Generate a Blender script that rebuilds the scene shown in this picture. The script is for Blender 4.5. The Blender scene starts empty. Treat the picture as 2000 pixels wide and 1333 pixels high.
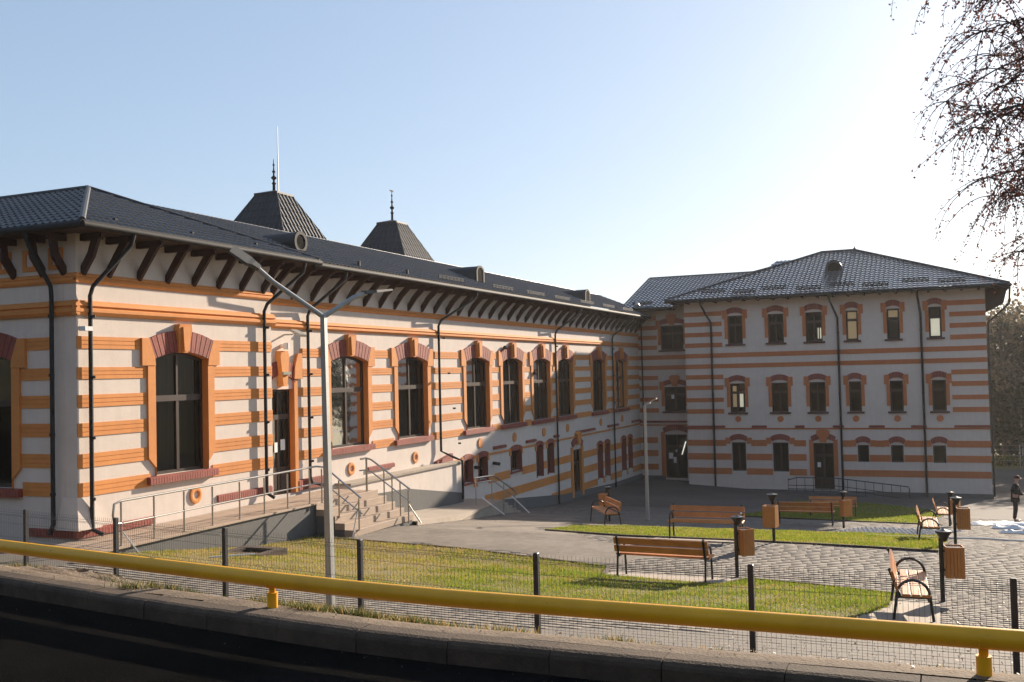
import bpy, bmesh, math, random
import numpy as np
from mathutils import Vector, Matrix

# ------------------------------------------------------------------ camera, sky, sun, exposure
S = bpy.context.scene
COL = S.collection
yaw, pitch, roll = math.radians(23.14), math.radians(1.878), math.radians(-1.369)
f_ = Vector((-math.sin(yaw)*math.cos(pitch), math.cos(yaw)*math.cos(pitch), math.sin(pitch)))
r_ = Vector((math.cos(yaw), math.sin(yaw), 0)); u_ = r_.cross(f_)
r2 = r_*math.cos(roll)+u_*math.sin(roll); u2 = -r_*math.sin(roll)+u_*math.cos(roll)
cd = bpy.data.cameras.new('camera'); cam = bpy.data.objects.new('camera', cd); COL.objects.link(cam)
cd.sensor_width = 36; cd.lens = 34.98; cd.clip_end = 3000; cd.clip_start = .05
cam.matrix_world = Matrix(((r2.x, u2.x, -f_.x, 0), (r2.y, u2.y, -f_.y, 0), (r2.z, u2.z, -f_.z, 0), (0, 0, 0, 1)))
S.camera = cam
SUN = Vector((.28, 1, .35)).normalized()
W = bpy.data.worlds.new("World"); S.world = W; W.use_nodes = True
nt = W.node_tree; bg = nt.nodes['Background']; sky = nt.nodes.new('ShaderNodeTexSky')
sky.sky_type = 'NISHITA'; sky.sun_disc = False
sky.sun_elevation = math.asin(SUN.z); sky.sun_rotation = math.atan2(SUN.x, SUN.y)
sky.air_density = 1.0; sky.dust_density = 1.1; sky.ozone_density = 3.0; sky.altitude = 200
gm = nt.nodes.new('ShaderNodeGamma'); gm.inputs[1].default_value = .50
nt.links.new(sky.outputs[0], gm.inputs[0]); tn = nt.nodes.new('ShaderNodeMix'); tn.data_type = 'RGBA'; tn.blend_type = 'MULTIPLY'; tn.inputs[0].default_value = 1; tn.inputs[7].default_value = (.90, .97, 1.07, 1)
nt.links.new(gm.outputs[0], tn.inputs[6]); nt.links.new(tn.outputs[2], bg.inputs[0]); bg.inputs[1].default_value = .15
sd = bpy.data.lights.new('sun', 'SUN'); sd.energy = 5.0; sd.angle = math.radians(.55); sd.color = (1, .85, .68)
so = bpy.data.objects.new('sun', sd); COL.objects.link(so)
so.rotation_euler = SUN.to_track_quat('Z', 'Y').to_euler()
S.view_settings.view_transform = 'Standard'; S.view_settings.look = 'None'
S.view_settings.exposure = 1.22; S.view_settings.gamma = 1; S.view_settings.use_curve_mapping = False

# ------------------------------------------------------------------ materials
MATS = {}
def mat(name, col, rough=.7, var=.12, scale=6., bump=.0, bscale=60., metal=0., spec=.5, big=None, stretch=None, alt=None, streak=0, coat=0):
    """procedural principled material: base colour broken by two noises, optional bump"""
    if name in MATS: return MATS[name]
    m = bpy.data.materials.new(name); m.use_nodes = True; n = m.node_tree.nodes; l = m.node_tree.links
    p = n['Principled BSDF']; p.inputs['Roughness'].default_value = rough; p.inputs['Metallic'].default_value = metal
    p.inputs['Specular IOR Level'].default_value = spec; p.inputs['Coat Weight'].default_value = coat; p.inputs['Coat Roughness'].default_value = .16; p.inputs['Coat IOR'].default_value = 1.7
    tc = n.new('ShaderNodeTexCoord'); mp = n.new('ShaderNodeMapping'); l.new(tc.outputs['Object'], mp.inputs[0])
    if stretch: mp.inputs['Scale'].default_value = stretch
    no = n.new('ShaderNodeTexNoise'); no.inputs['Scale'].default_value = scale; no.inputs['Detail'].default_value = 6
    no.inputs['Roughness'].default_value = .65; l.new(mp.outputs[0], no.inputs['Vector'])
    no2 = n.new('ShaderNodeTexNoise'); no2.inputs['Scale'].default_value = big or scale*.13; no2.inputs['Detail'].default_value = 4
    l.new(tc.outputs['Object'], no2.inputs['Vector'])
    mx = n.new('ShaderNodeMix'); mx.data_type = 'RGBA'
    a = [max(0, c*(1-var)) for c in col]; b = [min(1, c*(1+var)) for c in col]
    if alt: b = list(alt)
    mx.inputs[6].default_value = (*a, 1); mx.inputs[7].default_value = (*b, 1)
    ad = n.new('ShaderNodeMath'); ad.operation = 'ADD'; l.new(no.outputs[0], ad.inputs[0]); l.new(no2.outputs[0], ad.inputs[1])
    mr = n.new('ShaderNodeMapRange'); mr.inputs[1].default_value = .72; mr.inputs[2].default_value = 1.28
    l.new(ad.outputs[0], mr.inputs[0]); l.new(mr.outputs[0], mx.inputs[0]); l.new(mx.outputs[2], p.inputs['Base Color'])
    if streak:
        m3 = n.new('ShaderNodeMapping'); m3.inputs['Scale'].default_value = (5, 5, .35); l.new(tc.outputs['Object'], m3.inputs[0])
        n3 = n.new('ShaderNodeTexNoise'); n3.inputs['Scale'].default_value = 1.4; n3.inputs['Detail'].default_value = 7; n3.inputs['Roughness'].default_value = .7; l.new(m3.outputs[0], n3.inputs['Vector'])
        r3 = n.new('ShaderNodeMapRange'); r3.inputs[1].default_value = .42; r3.inputs[2].default_value = .72; r3.inputs[3].default_value = 1.0; r3.inputs[4].default_value = 1-streak; l.new(n3.outputs[0], r3.inputs[0])
        m4 = n.new('ShaderNodeMix'); m4.data_type = 'RGBA'; m4.blend_type = 'MULTIPLY'; m4.inputs[0].default_value = 1; l.new(mx.outputs[2], m4.inputs[6]); l.new(r3.outputs[0], m4.inputs[7]); l.new(m4.outputs[2], p.inputs['Base Color'])
    if bump:
        nb = n.new('ShaderNodeTexNoise'); nb.inputs['Scale'].default_value = bscale; nb.inputs['Detail'].default_value = 5
        l.new(mp.outputs[0], nb.inputs['Vector']); bp = n.new('ShaderNodeBump'); bp.inputs['Strength'].default_value = bump
        bp.inputs['Distance'].default_value = .02; l.new(nb.outputs[0], bp.inputs['Height']); l.new(bp.outputs[0], p.inputs['Normal'])
    MATS[name] = m; return m
M = dict(
    plaster=mat('white_plaster', (.635, .548, .48), .9, .07, 3, .25, 45, big=.35, streak=.06),
    orange=mat('orange_paint', (.58, .215, .047), .8, .07, 5, .2, 60, alt=(.66, .25, .055), streak=.08),
    orangeb=mat('salmon_orange', (.46, .145, .045), .8, .07, 5, .2, 60, alt=(.54, .175, .055), streak=.08),
    brick=mat('red_brick_paint', (.22, .046, .03), .75, .15, 12, .3, 70, alt=(.31, .072, .048)),
    roof=mat('anthracite_tile', (.066, .066, .069), .42, .2, 3, .08, 40, spec=.5),
    towerm=mat('tower_tile_dimmed', (.028, .029, .031), .5, .2, 3, .08, 40, spec=.35),  # roof tile copy; duller sunlight on the towers put into the colour
    lamphead=mat('lamp_head_grey', (.10, .095, .08), .5, .1, 6, spec=.4),
    roofg=mat('anthracite_tile_sheen', (.085, .095, .108), .27, .15, 3, .08, 40, spec=.8, coat=1.0),  # copy of the roof tile, sky sheen put into coat and paler blue
    roofcap=mat('anthracite_sheet', (.035, .034, .036), .5, .1, 3, spec=.3),
    gutter=mat('dark_gutter_metal', (.022, .021, .022), .7, .1, 4, spec=.2),
    brown=mat('dark_brown_wood', (.05, .024, .016), .6, .2, 8, .2, 40, spec=.3),
    bracket=mat('bracket_wood', (.042, .017, .012), .65, .2, 8, .2, 40, spec=.3),
    frame=mat('brown_window_frame', (.035, .02, .014), .4, .15, 10, spec=.4),
    plinth=mat('grey_plinth', (.12, .117, .112), .9, .1, 6, .3, 60),
    conc=mat('light_concrete', (.30, .25, .20), .9, .1, 4, .3, 50, alt=(.37, .31, .245)),
    tiles=mat('beige_step_tiles', (.35, .26, .19), .65, .08, 6, .15, 50),
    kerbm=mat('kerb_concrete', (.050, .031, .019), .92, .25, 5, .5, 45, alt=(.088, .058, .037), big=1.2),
    blocker=mat('sky_blocker_dark', (.03, .035, .018), .95, .3, 1.5, 1, 3, alt=(.06, .055, .03)),
    asphalt=mat('asphalt', (.006, .0057, .0055), .95, .3, 30, .5, 90, spec=.0, alt=(.012, .0112, .0105), big=.6),
    paver=mat('paver_grey', (.125, .108, .09), .9, .15, 5, .12, 60, alt=(.17, .148, .125), big=.5),
    paver2=mat('paver_tan', (.135, .113, .092), .9, .15, 5, .12, 60, alt=(.175, .149, .122), big=.5),
    joint=mat('joint_sand', (.10, .087, .073), .95, .15, 20, .3, 80),
    soil=mat('dry_soil', (.10, .07, .045), .95, .2, 8, .8, 30, alt=(.19, .145, .10), big=1.0),
    grassb=mat('lawn_soil', (.10, .105, .022), .95, .2, 9, .6, 60, alt=(.22, .17, .055), big=.5),
    steel=mat('stainless_steel', (.42, .40, .37), .3, .06, 8, metal=.85),
    galv=mat('galvanised_steel', (.36, .36, .34), .5, .1, 9, .05, 40, metal=.55),
    black=mat('black_metal', (.012, .012, .014), .35, .1, 8, spec=.5),
    postm=mat('fence_post_metal', (.018, .02, .024), .5, .1, 8, spec=.4),
    wire=mat('fence_wire', (.085, .08, .055), .5, .1, 8, spec=.4),
    yellow=mat('yellow_pipe_paint', (.80, .375, .002), .45, .12, 3, .05, 30, alt=(.88, .43, .003), big=.8, spec=.45),
    wood=mat('bench_wood', (.46, .15, .028), .42, .2, 14, .2, 60, stretch=(1, 12, 12), alt=(.64, .26, .055)),
    binwood=mat('bin_wood', (.46, .165, .032), .45, .2, 14, .2, 60, stretch=(12, 12, 1), alt=(.60, .25, .055)),
    bark=mat('birch_bark', (.12, .09, .075), .9, .3, 9, .4, 40),
    leafr=mat('autumn_leaf', (.10, .045, .035), .6, .3, 3, alt=(.17, .07, .04)),
    leafg=mat('dull_leaf', (.045, .05, .028), .8, .3, 1.2, alt=(.085, .08, .045)),
    leafb=mat('pale_autumn_leaf', (.17, .13, .09), .8, .2, 1.5, alt=(.26, .2, .13)),
    cloth=mat('dark_cloth', (.016, .018, .022), .9, .2, 10, .3, 60, spec=.2),
    trouser=mat('dark_trouser', (.014, .013, .014), .9, .2, 10, .3, 60, spec=.2),
    skin=mat('skin', (.42, .24, .17), .6, .05, 10),
    capm=mat('dark_red_cap', (.07, .015, .015), .8, .1, 10),
    dust=mat('dusty_paving', (.12, .096, .074), .95, .15, 3.5, .35, 35, alt=(.205, .17, .134), big=.7),
    yard=mat('shaded_yard_paving', (.085, .07, .058), .92, .15, 5, .2, 60, alt=(.125, .105, .088), big=.3),  # paving copy, building shade put into its darker colour
    sillm=mat('dark_maroon_paint', (.06, .017, .016), .6, .15, 12, .2, 70),
    paper=mat('white_paper', (.75, .75, .73), .7, .03, 5),
    plastic=mat('white_plastic', (.72, .70, .68), .4, .05, 5, .2, 20),
    lampw=mat('lamp_glass', (.30, .29, .23), .25, .05, 5),
    blind=mat('cream_blind_glow', (.80, .64, .45), .7, .06, 6),
    bright=mat('pale_interior_glow', (.85, .85, .75), .6, .15, 3),
    curtain=mat('grey_curtain', (.17, .145, .12), .8, .2, 2, stretch=(6, 6, .3)),
    dark=mat('dark_interior', (.012, .011, .010), .95, .2, 3, spec=.05),
)
def glassmat(name, col, rough, spec):
    m = bpy.data.materials.new(name); m.use_nodes = True; n = m.node_tree.nodes; l = m.node_tree.links
    out = n['Material Output']; n.remove(n['Principled BSDF'])
    tr = n.new('ShaderNodeBsdfTransparent'); tr.inputs[0].default_value = (*col, 1)
    gl = n.new('ShaderNodeBsdfGlossy'); gl.inputs['Roughness'].default_value = rough
    fr = n.new('ShaderNodeFresnel'); fr.inputs[0].default_value = spec; mx = n.new('ShaderNodeMixShader')
    no = n.new('ShaderNodeTexNoise'); no.inputs['Scale'].default_value = 1.3; bp = n.new('ShaderNodeBump'); bp.inputs['Strength'].default_value = .08; bp.inputs['Distance'].default_value=.05
    tc = n.new('ShaderNodeTexCoord'); l.new(tc.outputs['Object'], no.inputs['Vector']); l.new(no.outputs[0], bp.inputs['Height']); l.new(bp.outputs[0], gl.inputs['Normal'])
    l.new(fr.outputs[0], mx.inputs[0]); l.new(tr.outputs[0], mx.inputs[1]); l.new(gl.outputs[0], mx.inputs[2]); l.new(mx.outputs[0], out.inputs[0])
    MATS[name] = m; return m
M['glass'] = glassmat('window_glass', (.55, .54, .50), .03, 1.24)

for nm, em, cc in (('cream_blind_glow', .10, (1, .78, .5, 1)), ('pale_interior_glow', .3, (1, .98, .85, 1))):  # emission painted in for daylight coming through the rooms behind
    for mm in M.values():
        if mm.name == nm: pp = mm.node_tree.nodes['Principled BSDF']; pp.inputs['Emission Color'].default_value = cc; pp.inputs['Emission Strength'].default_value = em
# paint chips and rust specks on the yellow pipe
mm = M['yellow']; n = mm.node_tree.nodes; l = mm.node_tree.links; pp = n['Principled BSDF']; src = pp.inputs['Base Color'].links[0].from_socket
tc = n.new('ShaderNodeTexCoord'); nn_ = n.new('ShaderNodeTexNoise'); nn_.inputs['Scale'].default_value = 16; nn_.inputs['Detail'].default_value = 8; nn_.inputs['Roughness'].default_value = .7; l.new(tc.outputs['Object'], nn_.inputs['Vector'])
rr_ = n.new('ShaderNodeMapRange'); rr_.inputs[1].default_value = .655; rr_.inputs[2].default_value = .70; l.new(nn_.outputs[0], rr_.inputs[0])
mc = n.new('ShaderNodeMix'); mc.data_type = 'RGBA'; mc.inputs[7].default_value = (.22, .09, .02, 1); l.new(rr_.outputs[0], mc.inputs[0]); l.new(src, mc.inputs[6]); l.new(mc.outputs[2], pp.inputs['Base Color'])

# ------------------------------------------------------------------ mesh helpers
class MB:
    def __init__(s): s.v = []; s.f = []
    def add(s, vs, fs):
        o = len(s.v); s.v += [tuple(v) for v in vs]; s.f += [tuple(i+o for i in f) for f in fs]; return s
    def box(s, a, b):
        x0, y0, z0 = [min(p, q) for p, q in zip(a, b)]; x1, y1, z1 = [max(p, q) for p, q in zip(a, b)]
        return s.add([(x0,y0,z0),(x1,y0,z0),(x1,y1,z0),(x0,y1,z0),(x0,y0,z1),(x1,y0,z1),(x1,y1,z1),(x0,y1,z1)],
              [(0,3,2,1),(4,5,6,7),(0,1,5,4),(1,2,6,5),(2,3,7,6),(3,0,4,7)])
    def bevbox(s, a, b, c=.01):
        """box with its top edges chamfered"""
        x0,y0,z0 = a; x1,y1,z1 = b
        return s.add([(x0,y0,z0),(x1,y0,z0),(x1,y1,z0),(x0,y1,z0),(x0,y0,z1-c),(x1,y0,z1-c),(x1,y1,z1-c),(x0,y1,z1-c),
               (x0+c,y0+c,z1),(x1-c,y0+c,z1),(x1-c,y1-c,z1),(x0+c,y1-c,z1)],
              [(0,1,5,4),(1,2,6,5),(2,3,7,6),(3,0,4,7),(4,5,9,8),(5,6,10,9),(6,7,11,10),(7,4,8,11),(8,9,10,11)])
    def prism(s, poly, ext):
        """polygon (3D points) extruded by vector ext"""
        n = len(poly); e = Vector(ext); P = [Vector(p) for p in poly]
        return s.add(P+[p+e for p in P], [tuple(range(n))[::-1], tuple(range(n, 2*n))]+[(i, (i+1) % n, (i+1) % n+n, i+n) for i in range(n)])
    def tube(s, pts, r, n=8, cap=True, square=False):
        pts = [Vector(p) for p in pts]; rs = r if isinstance(r, (list, tuple)) else [r]*len(pts)
        rings = []; up = None
        for i, p in enumerate(pts):
            d = (pts[min(i+1, len(pts)-1)]-pts[max(i-1, 0)]).normalized()
            if up is None:
                up = Vector((0, 0, 1)) if abs(d.z) < .9 else Vector((1, 0, 0))
            a = d.cross(up)
            if a.length < 1e-4: a = d.orthogonal()
            a.normalize(); b = a.cross(d).normalized(); up = b
            ring = []
            for k in range(n):
                t = 2*math.pi*(k+(.5 if square else 0))/n
                ring.append(p+(a*math.cos(t)+b*math.sin(t))*rs[i]*(1.414 if square else 1))
            rings.append(ring)
        vs = [v for g in rings for v in g]; fs = []
        for i in range(len(pts)-1):
            for k in range(n): fs.append((i*n+k, i*n+(k+1) % n, (i+1)*n+(k+1) % n, (i+1)*n+k))
        if cap: fs += [tuple(range(n))[::-1], tuple(range((len(pts)-1)*n, len(pts)*n))]
        return s.add(vs, fs)
    def lathe(s, prof, c=(0,0,0), n=12):
        vs = []; fs = []
        for r, z in prof:
            for k in range(n):
                t = 2*math.pi*k/n; vs.append((c[0]+r*math.cos(t), c[1]+r*math.sin(t), c[2]+z))
        for i in range(len(prof)-1):
            for k in range(n): fs.append((i*n+k, i*n+(k+1) % n, (i+1)*n+(k+1) % n, (i+1)*n+k))
        fs += [tuple(range(n))[::-1], tuple(range((len(prof)-1)*n, len(prof)*n))]
        return s.add(vs, fs)
def worldloc(o):
    v = Vector((0, 0, 0))
    while o: v += o.location; o = o.parent
    return v
def build(name, mb, m, parent=None, kind=None, label=None, smooth=False, local=False):
    me = bpy.data.meshes.new(name); L = Vector((0,0,0)) if (local or parent is None) else worldloc(parent)
    me.from_pydata([(v[0]-L.x, v[1]-L.y, v[2]-L.z) for v in mb.v], [], mb.f)
    for mm in (m if isinstance(m, (list, tuple)) else [m]): me.materials.append(mm)
    bm = bmesh.new(); bm.from_mesh(me); bmesh.ops.recalc_face_normals(bm, faces=bm.faces); bm.to_mesh(me); bm.free()
    if smooth: me.polygons.foreach_set('use_smooth', [True]*len(me.polygons)); me.set_sharp_from_angle(angle=math.radians(38))
    o = bpy.data.objects.new(name, me); COL.objects.link(o)
    if parent: o.parent = parent
    if kind: o['kind'] = kind
    if label: o['label'] = label
    return o
def npmesh(name, V, F, m, parent=None, kind=None, smooth=False, matidx=None):
    """fast mesh from numpy arrays, all faces of the same size"""
    L = worldloc(parent) if parent else Vector((0,0,0))
    V = np.asarray(V, np.float32)-np.array(L, np.float32); F = np.asarray(F, np.int32); k = F.shape[1]
    me = bpy.data.meshes.new(name); me.vertices.add(len(V)); me.vertices.foreach_set('co', V.ravel())
    me.loops.add(F.size); me.loops.foreach_set('vertex_index', F.ravel())
    me.polygons.add(len(F)); me.polygons.foreach_set('loop_start', np.arange(0, F.size, k, dtype=np.int32))
    me.polygons.foreach_set('loop_total', np.full(len(F), k, np.int32))
    for mm in (m if isinstance(m, (list, tuple)) else [m]): me.materials.append(mm)
    if matidx is not None: me.polygons.foreach_set('material_index', np.asarray(matidx, np.int32))
    if smooth: me.polygons.foreach_set('use_smooth', np.ones(len(F), bool))
    me.update(); me.validate()
    o = bpy.data.objects.new(name, me); COL.objects.link(o)
    if parent: o.parent = parent
    if kind: o['kind'] = kind
    return o
def thing(name, label, cat, loc=(0,0,0), group=None, rz=0):
    o = bpy.data.objects.new(name, None); COL.objects.link(o); o.location = loc; o.rotation_euler = (0, 0, rz)
    o.empty_display_size = .2; o['label'] = label; o['category'] = cat
    if group: o['group'] = group
    return o
def tag(o, label, cat, group=None):
    o['label'] = label; o['category'] = cat
    if group: o['group'] = group
    return o
def dup(root, loc, rz, label):
    def cp(o, par):
        c = o.copy(); COL.objects.link(c)
        if par: c.parent = par
        for ch in kids[o]: cp(ch, c)
        return c
    kids = {}
    def walk(o):
        kids[o] = list(o.children)
        for c in kids[o]: walk(c)
    walk(root); r = cp(root, None); r.location = loc; r.rotation_euler = (0, 0, rz); r['label'] = label
    return r

# ------------------------------------------------------------------ terrain height
ZY = [(-60, -2.9), (8.2, -2.9), (8.4, -2.43), (8.75, -2.45), (9.3, -2.62), (10.2, -3.0), (10.9, -3.17), (15, -3.6), (19, -3.98), (23.7, -4.08), (27, -4.45),
      (30, -4.8), (36, -5.4), (45, -6.35), (57, -7.05), (85, -7.9), (130, -8.6), (700, -9)]
zy0 = np.array([a for a, b in ZY]); zy1 = np.array([b for a, b in ZY])
def cfence(x):
    t = np.maximum(0, -np.asarray(x, float)-4); return 10.9+.165*(t-1.5*(1-np.exp(-t/1.5)))
def zg(x, y):
    x = np.asarray(x, float); y = np.asarray(y, float); c = cfence(x); d = c-10.9
    fade = np.clip(1-(y-c)/3.0, 0, 1); z = np.interp(y-d*fade, zy0, zy1)
    # the lawn stands a little higher beside the raised walkway
    z = z+.22*np.clip((-x-9)/5, 0, 1)*np.clip((y-12.5)/2.5, 0, 1)*np.clip((20.5-y)/5, 0, 1)
    # and the court rises towards the inner corner
    z = z+.52*np.clip((-x-6)/9, 0, 1)*np.clip((y-42)/15, 0, 1)*np.clip((90-y)/20, 0, 1)
    return z
def G(x, y): return float(zg(x, y))
def sheet(name, xs, ys, m, zoff=0., cut=None, kind='structure', parent=None, zf=None, amp=0):
    X, Y = np.meshgrid(xs, ys); Z = (zf or zg)(X, Y)+zoff
    if amp:
        rng = np.random.default_rng(3); Z = Z+amp*(np.sin(X*1.7+Y*.9)+np.sin(Y*2.3-X*.7))*.5
    V = np.stack([X, Y, Z], -1).reshape(-1, 3); nx = len(xs); ny = len(ys)
    i = np.arange(nx-1)[None, :]+np.arange(ny-1)[:, None]*nx; F = np.stack([i, i+1, i+1+nx, i+nx], -1).reshape(-1, 4)
    if cut is not None:
        c = V[F].mean(1); F = F[cut(c[:, 0], c[:, 1])]
    return npmesh(name, V, F, m, parent, kind, smooth=True)
def inpoly(px, py, poly):
    px = np.asarray(px); py = np.asarray(py); r = np.zeros(px.shape, bool); n = len(poly)
    for i in range(n):
        x0, y0 = poly[i]; x1, y1 = poly[(i+1) % n]
        c = ((y0 > py) != (y1 > py)) & (px < (x1-x0)*(py-y0)/((y1-y0) or 1e-9)+x0); r ^= c
    return r

LAWN1 = [(-14.85, 15.0), (-14.88, 21.2), (-14.1, 21.25), (-10.24, 20.7), (-6.3, 19.45), (-6.05, 18.35), (-3.7, 18.0), (-3.45, 19.05), (-2.2, 18.75),
         (-.8, 18.1), (-.85, 16.3), (-1.25, 14.8), (-1.35, 13.5), (-6, 13.35), (-10.5, 13.9), (-14.85, 14.3)]
LAWN2 = [(-9.8, 24.9), (-7.3, 23.9), (-4.2, 24.05), (-.17, 23.5), (.1, 27.4), (-.1, 30.4), (-2, 30.2), (-4.2, 30.0), (-9, 28.6), (-9.9, 27.5)]
LAWN3 = [(-7.4, 38.5), (-.6, 37.0), (.1, 47.8), (-3.2, 51.3), (-6.7, 51.6)]
LAWNS = [LAWN1, LAWN2, LAWN3]

# ------------------------------------------------------------------ setting
far = np.concatenate([np.linspace(-400, -60, 12), np.linspace(-50, 40, 46), np.linspace(60, 400, 12)])
fary = np.concatenate([np.linspace(8.5, 40, 64), np.linspace(42, 100, 30), np.linspace(120, 700, 14)])
sheet('ground', far, fary, M['joint'], -.06, cut=lambda a, b: (b > cfence(a)-1.4))
# unseen dark bank added behind the viewer to block low sky light
hx = np.linspace(-150, 150, 90); hy = np.concatenate([np.linspace(-90, -12, 50)])
sheet('sky_blocker_slope', hx, hy, M['blocker'], zf=lambda X, Y: -2.66+np.clip((-12-Y)/1.9, 0, 24)**1.0*(1+.12*np.sin(X*.31)+.08*np.sin(X*1.3+Y*.7))+.9*np.clip((-12-Y)/6, 0, 1)*np.sin(X*2.1+np.sin(Y)*2)*np.sin(Y*1.7))
# asphalt road (from behind the camera up to the kerb)
kx = np.linspace(-60, 40, 201)
def kf(x): return cfence(x)-2.75
V = []; F = []
for i, x in enumerate(kx): V += [(x, -60, -2.63), (x, 0, -2.63), (x, float(kf(x))+.02, -2.63)]
for i in range(len(kx)-1): F += [(i*3, i*3+3, i*3+4, i*3+1), (i*3+1, i*3+4, i*3+5, i*3+2)]
npmesh('road', V, F, M['asphalt'], kind='structure')
# kerb blocks
kerb = thing('kerb', 'weathered concrete kerb of long blocks between the dark road and the yellow pipe', 'kerb', (0, 8.2, -2.63))
kerb['kind'] = 'structure'; del kerb['category']
rnd = random.Random(4)
x = -15.2
while x < 6.5:
    L = 1.0; x1 = x+L-.012
    a = Vector((x, float(kf(x)), 0)); b = Vector((x1, float(kf(x1)), 0)); dz = rnd.uniform(-.006, .006); dy = rnd.uniform(-.006, .006)
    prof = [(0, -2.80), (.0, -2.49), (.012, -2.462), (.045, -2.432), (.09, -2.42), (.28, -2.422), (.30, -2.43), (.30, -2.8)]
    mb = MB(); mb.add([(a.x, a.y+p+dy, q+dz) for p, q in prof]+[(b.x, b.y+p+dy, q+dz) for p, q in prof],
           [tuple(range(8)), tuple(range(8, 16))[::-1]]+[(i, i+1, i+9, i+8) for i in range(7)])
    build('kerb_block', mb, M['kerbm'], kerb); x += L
# verge between kerb and fence
sheet('verge', np.linspace(-16, 7, 140), np.linspace(8.0, 13.6, 60), M['soil'], 0, amp=.012,
      cut=lambda a, b: (b > kf(a)+.29) & (b < cfence(a)+.0), kind='structure')

# paving: courtyard
court_base = sheet('courtyard_paving', np.linspace(-17, 14, 110), np.linspace(10.6, 62, 150), M['joint'], -.007, kind='structure',
    cut=lambda a, b: (b > cfence(a)-.1))
def pavers():
    rnd = random.Random(11); cand = []
    y = 10.75; row = 0
    while y < 44:
        D = .2 if y < 26 else .3
        x = -16.6+rnd.random()*.3
        while x < 9.5:
            w = rnd.choice([.2, .3, .3, .4]) if y < 26 else rnd.choice([.4, .6])
            cx, cy = x+w/2, y+D/2
            if cy > float(cfence(cx))-.55 and not (cx < -14.6 and cy < 27) and not any(inpoly(np.array([cx]), np.array([cy]), L)[0] for L in LAWNS):
                # seen by the camera?
                d = cx*f_.x+cy*f_.y; s = cx*r_.x+cy*r_.y
                if abs(s/d) < .56: cand.append((x, y, w, D))
            x += w
        y += D; row += 1
    def depth(c): return c[0]*f_.x+c[1]*f_.y
    vis = lambda c: (c[0] > -6.5)
    near = sorted([c for c in cand if vis(c)], key=depth)[:300]; ns = set(near)
    protos = {}
    root = court_base
    for c in near:
        x, y, w, D = c; k = (w, rnd.random() < .35)
        if k not in protos:
            mb = MB().bevbox((-w/2+.004, -D/2+.004, -.05), (w/2-.004, D/2-.004, 0), .004)
            me = bpy.data.meshes.new('paving_stone'); me.from_pydata(mb.v, [], mb.f); me.materials.append(M['paver2' if k[1] else 'paver']); protos[k] = me
        o = bpy.data.objects.new('paving_stone', protos[k]); COL.objects.link(o); o.parent = root
        cx, cy = x+w/2, y+D/2; o.location = (cx, cy, G(cx, cy)+rnd.uniform(-.0015, .002))
        s = (G(cx, cy+.1)-G(cx, cy-.1))/.2; o.rotation_euler = (math.atan(s)+rnd.uniform(-.004, .004), rnd.uniform(-.004, .004), rnd.uniform(-.006, .006))
    rest = [c for c in cand if c not in ns]; A = np.array(rest); n = len(A); rng = np.random.default_rng(5)
    x0 = A[:, 0]+.0025; x1 = A[:, 0]+A[:, 2]-.0025; y0 = A[:, 1]+.0025; y1 = A[:, 1]+A[:, 3]-.0025
    dz = rng.uniform(-.0015, .0015, n); t = rng.uniform(-.001, .001, n); V = np.zeros((n, 8, 3)); c = .0025
    for k, (xx, yy) in enumerate([(x0, y0), (x1, y0), (x1, y1), (x0, y1)]):
        V[:, k, 0] = xx; V[:, k, 1] = yy; V[:, k, 2] = zg(xx, yy)+dz-.02
        xi = np.where(k in (0, 3), xx+c, xx-c); yi = np.where(k in (0, 1), yy+c, yy-c)
        V[:, k+4, 0] = xi; V[:, k+4, 1] = yi; V[:, k+4, 2] = zg(xi, yi)+dz+t*(1 if k % 2 else -1)
    F = np.array([(0,1,5,4),(1,2,6,5),(2,3,7,6),(3,0,4,7),(4,5,6,7)])[None]+8*np.arange(n)[:, None, None]
    mi = np.repeat((rng.random(n) < .35).astype(int), 5)
    npmesh('paving_stones', V.reshape(-1, 3), F.reshape(-1, 4), [M['paver'], M['paver2']], court_base, 'stuff', matidx=mi)
pavers()
# far part of the court keeps one paved sheet
sheet('paved_yard', np.linspace(-17, 25, 90), np.linspace(44, 92, 70), M['yard'], .004, kind='structure', cut=lambda a, b: ~inpoly(a, b, LAWN3))
sheet('pavement', np.linspace(-18, 9, 60), np.linspace(10, 46, 90), M['paver'], -.008, kind='structure', cut=lambda a, b: (b > cfence(a)-.1)&((a > 8.5)|(a*r_.x+b*r_.y>.5*(a*f_.x+b*f_.y))|(a<-14)))

DUST = [(-14.05, 21.4), (-10.2, 20.85), (-6.4, 19.6), (-5.2, 21.2), (-8.2, 23.6), (-10.3, 25.2), (-10.4, 29.5), (-12.2, 34), (-15.0, 35), (-14.2, 28.5), (-13.5, 24.7)]
sheet('dusty_paving', np.linspace(-15.1, -5, 150), np.linspace(19.4, 35.2, 150), M['dust'], .006, cut=lambda a, b: inpoly(a+.25*np.sin(b*3.1+a), b+.2*np.sin(a*2.3), DUST) & ~inpoly(a, b, LAWN1))
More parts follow.
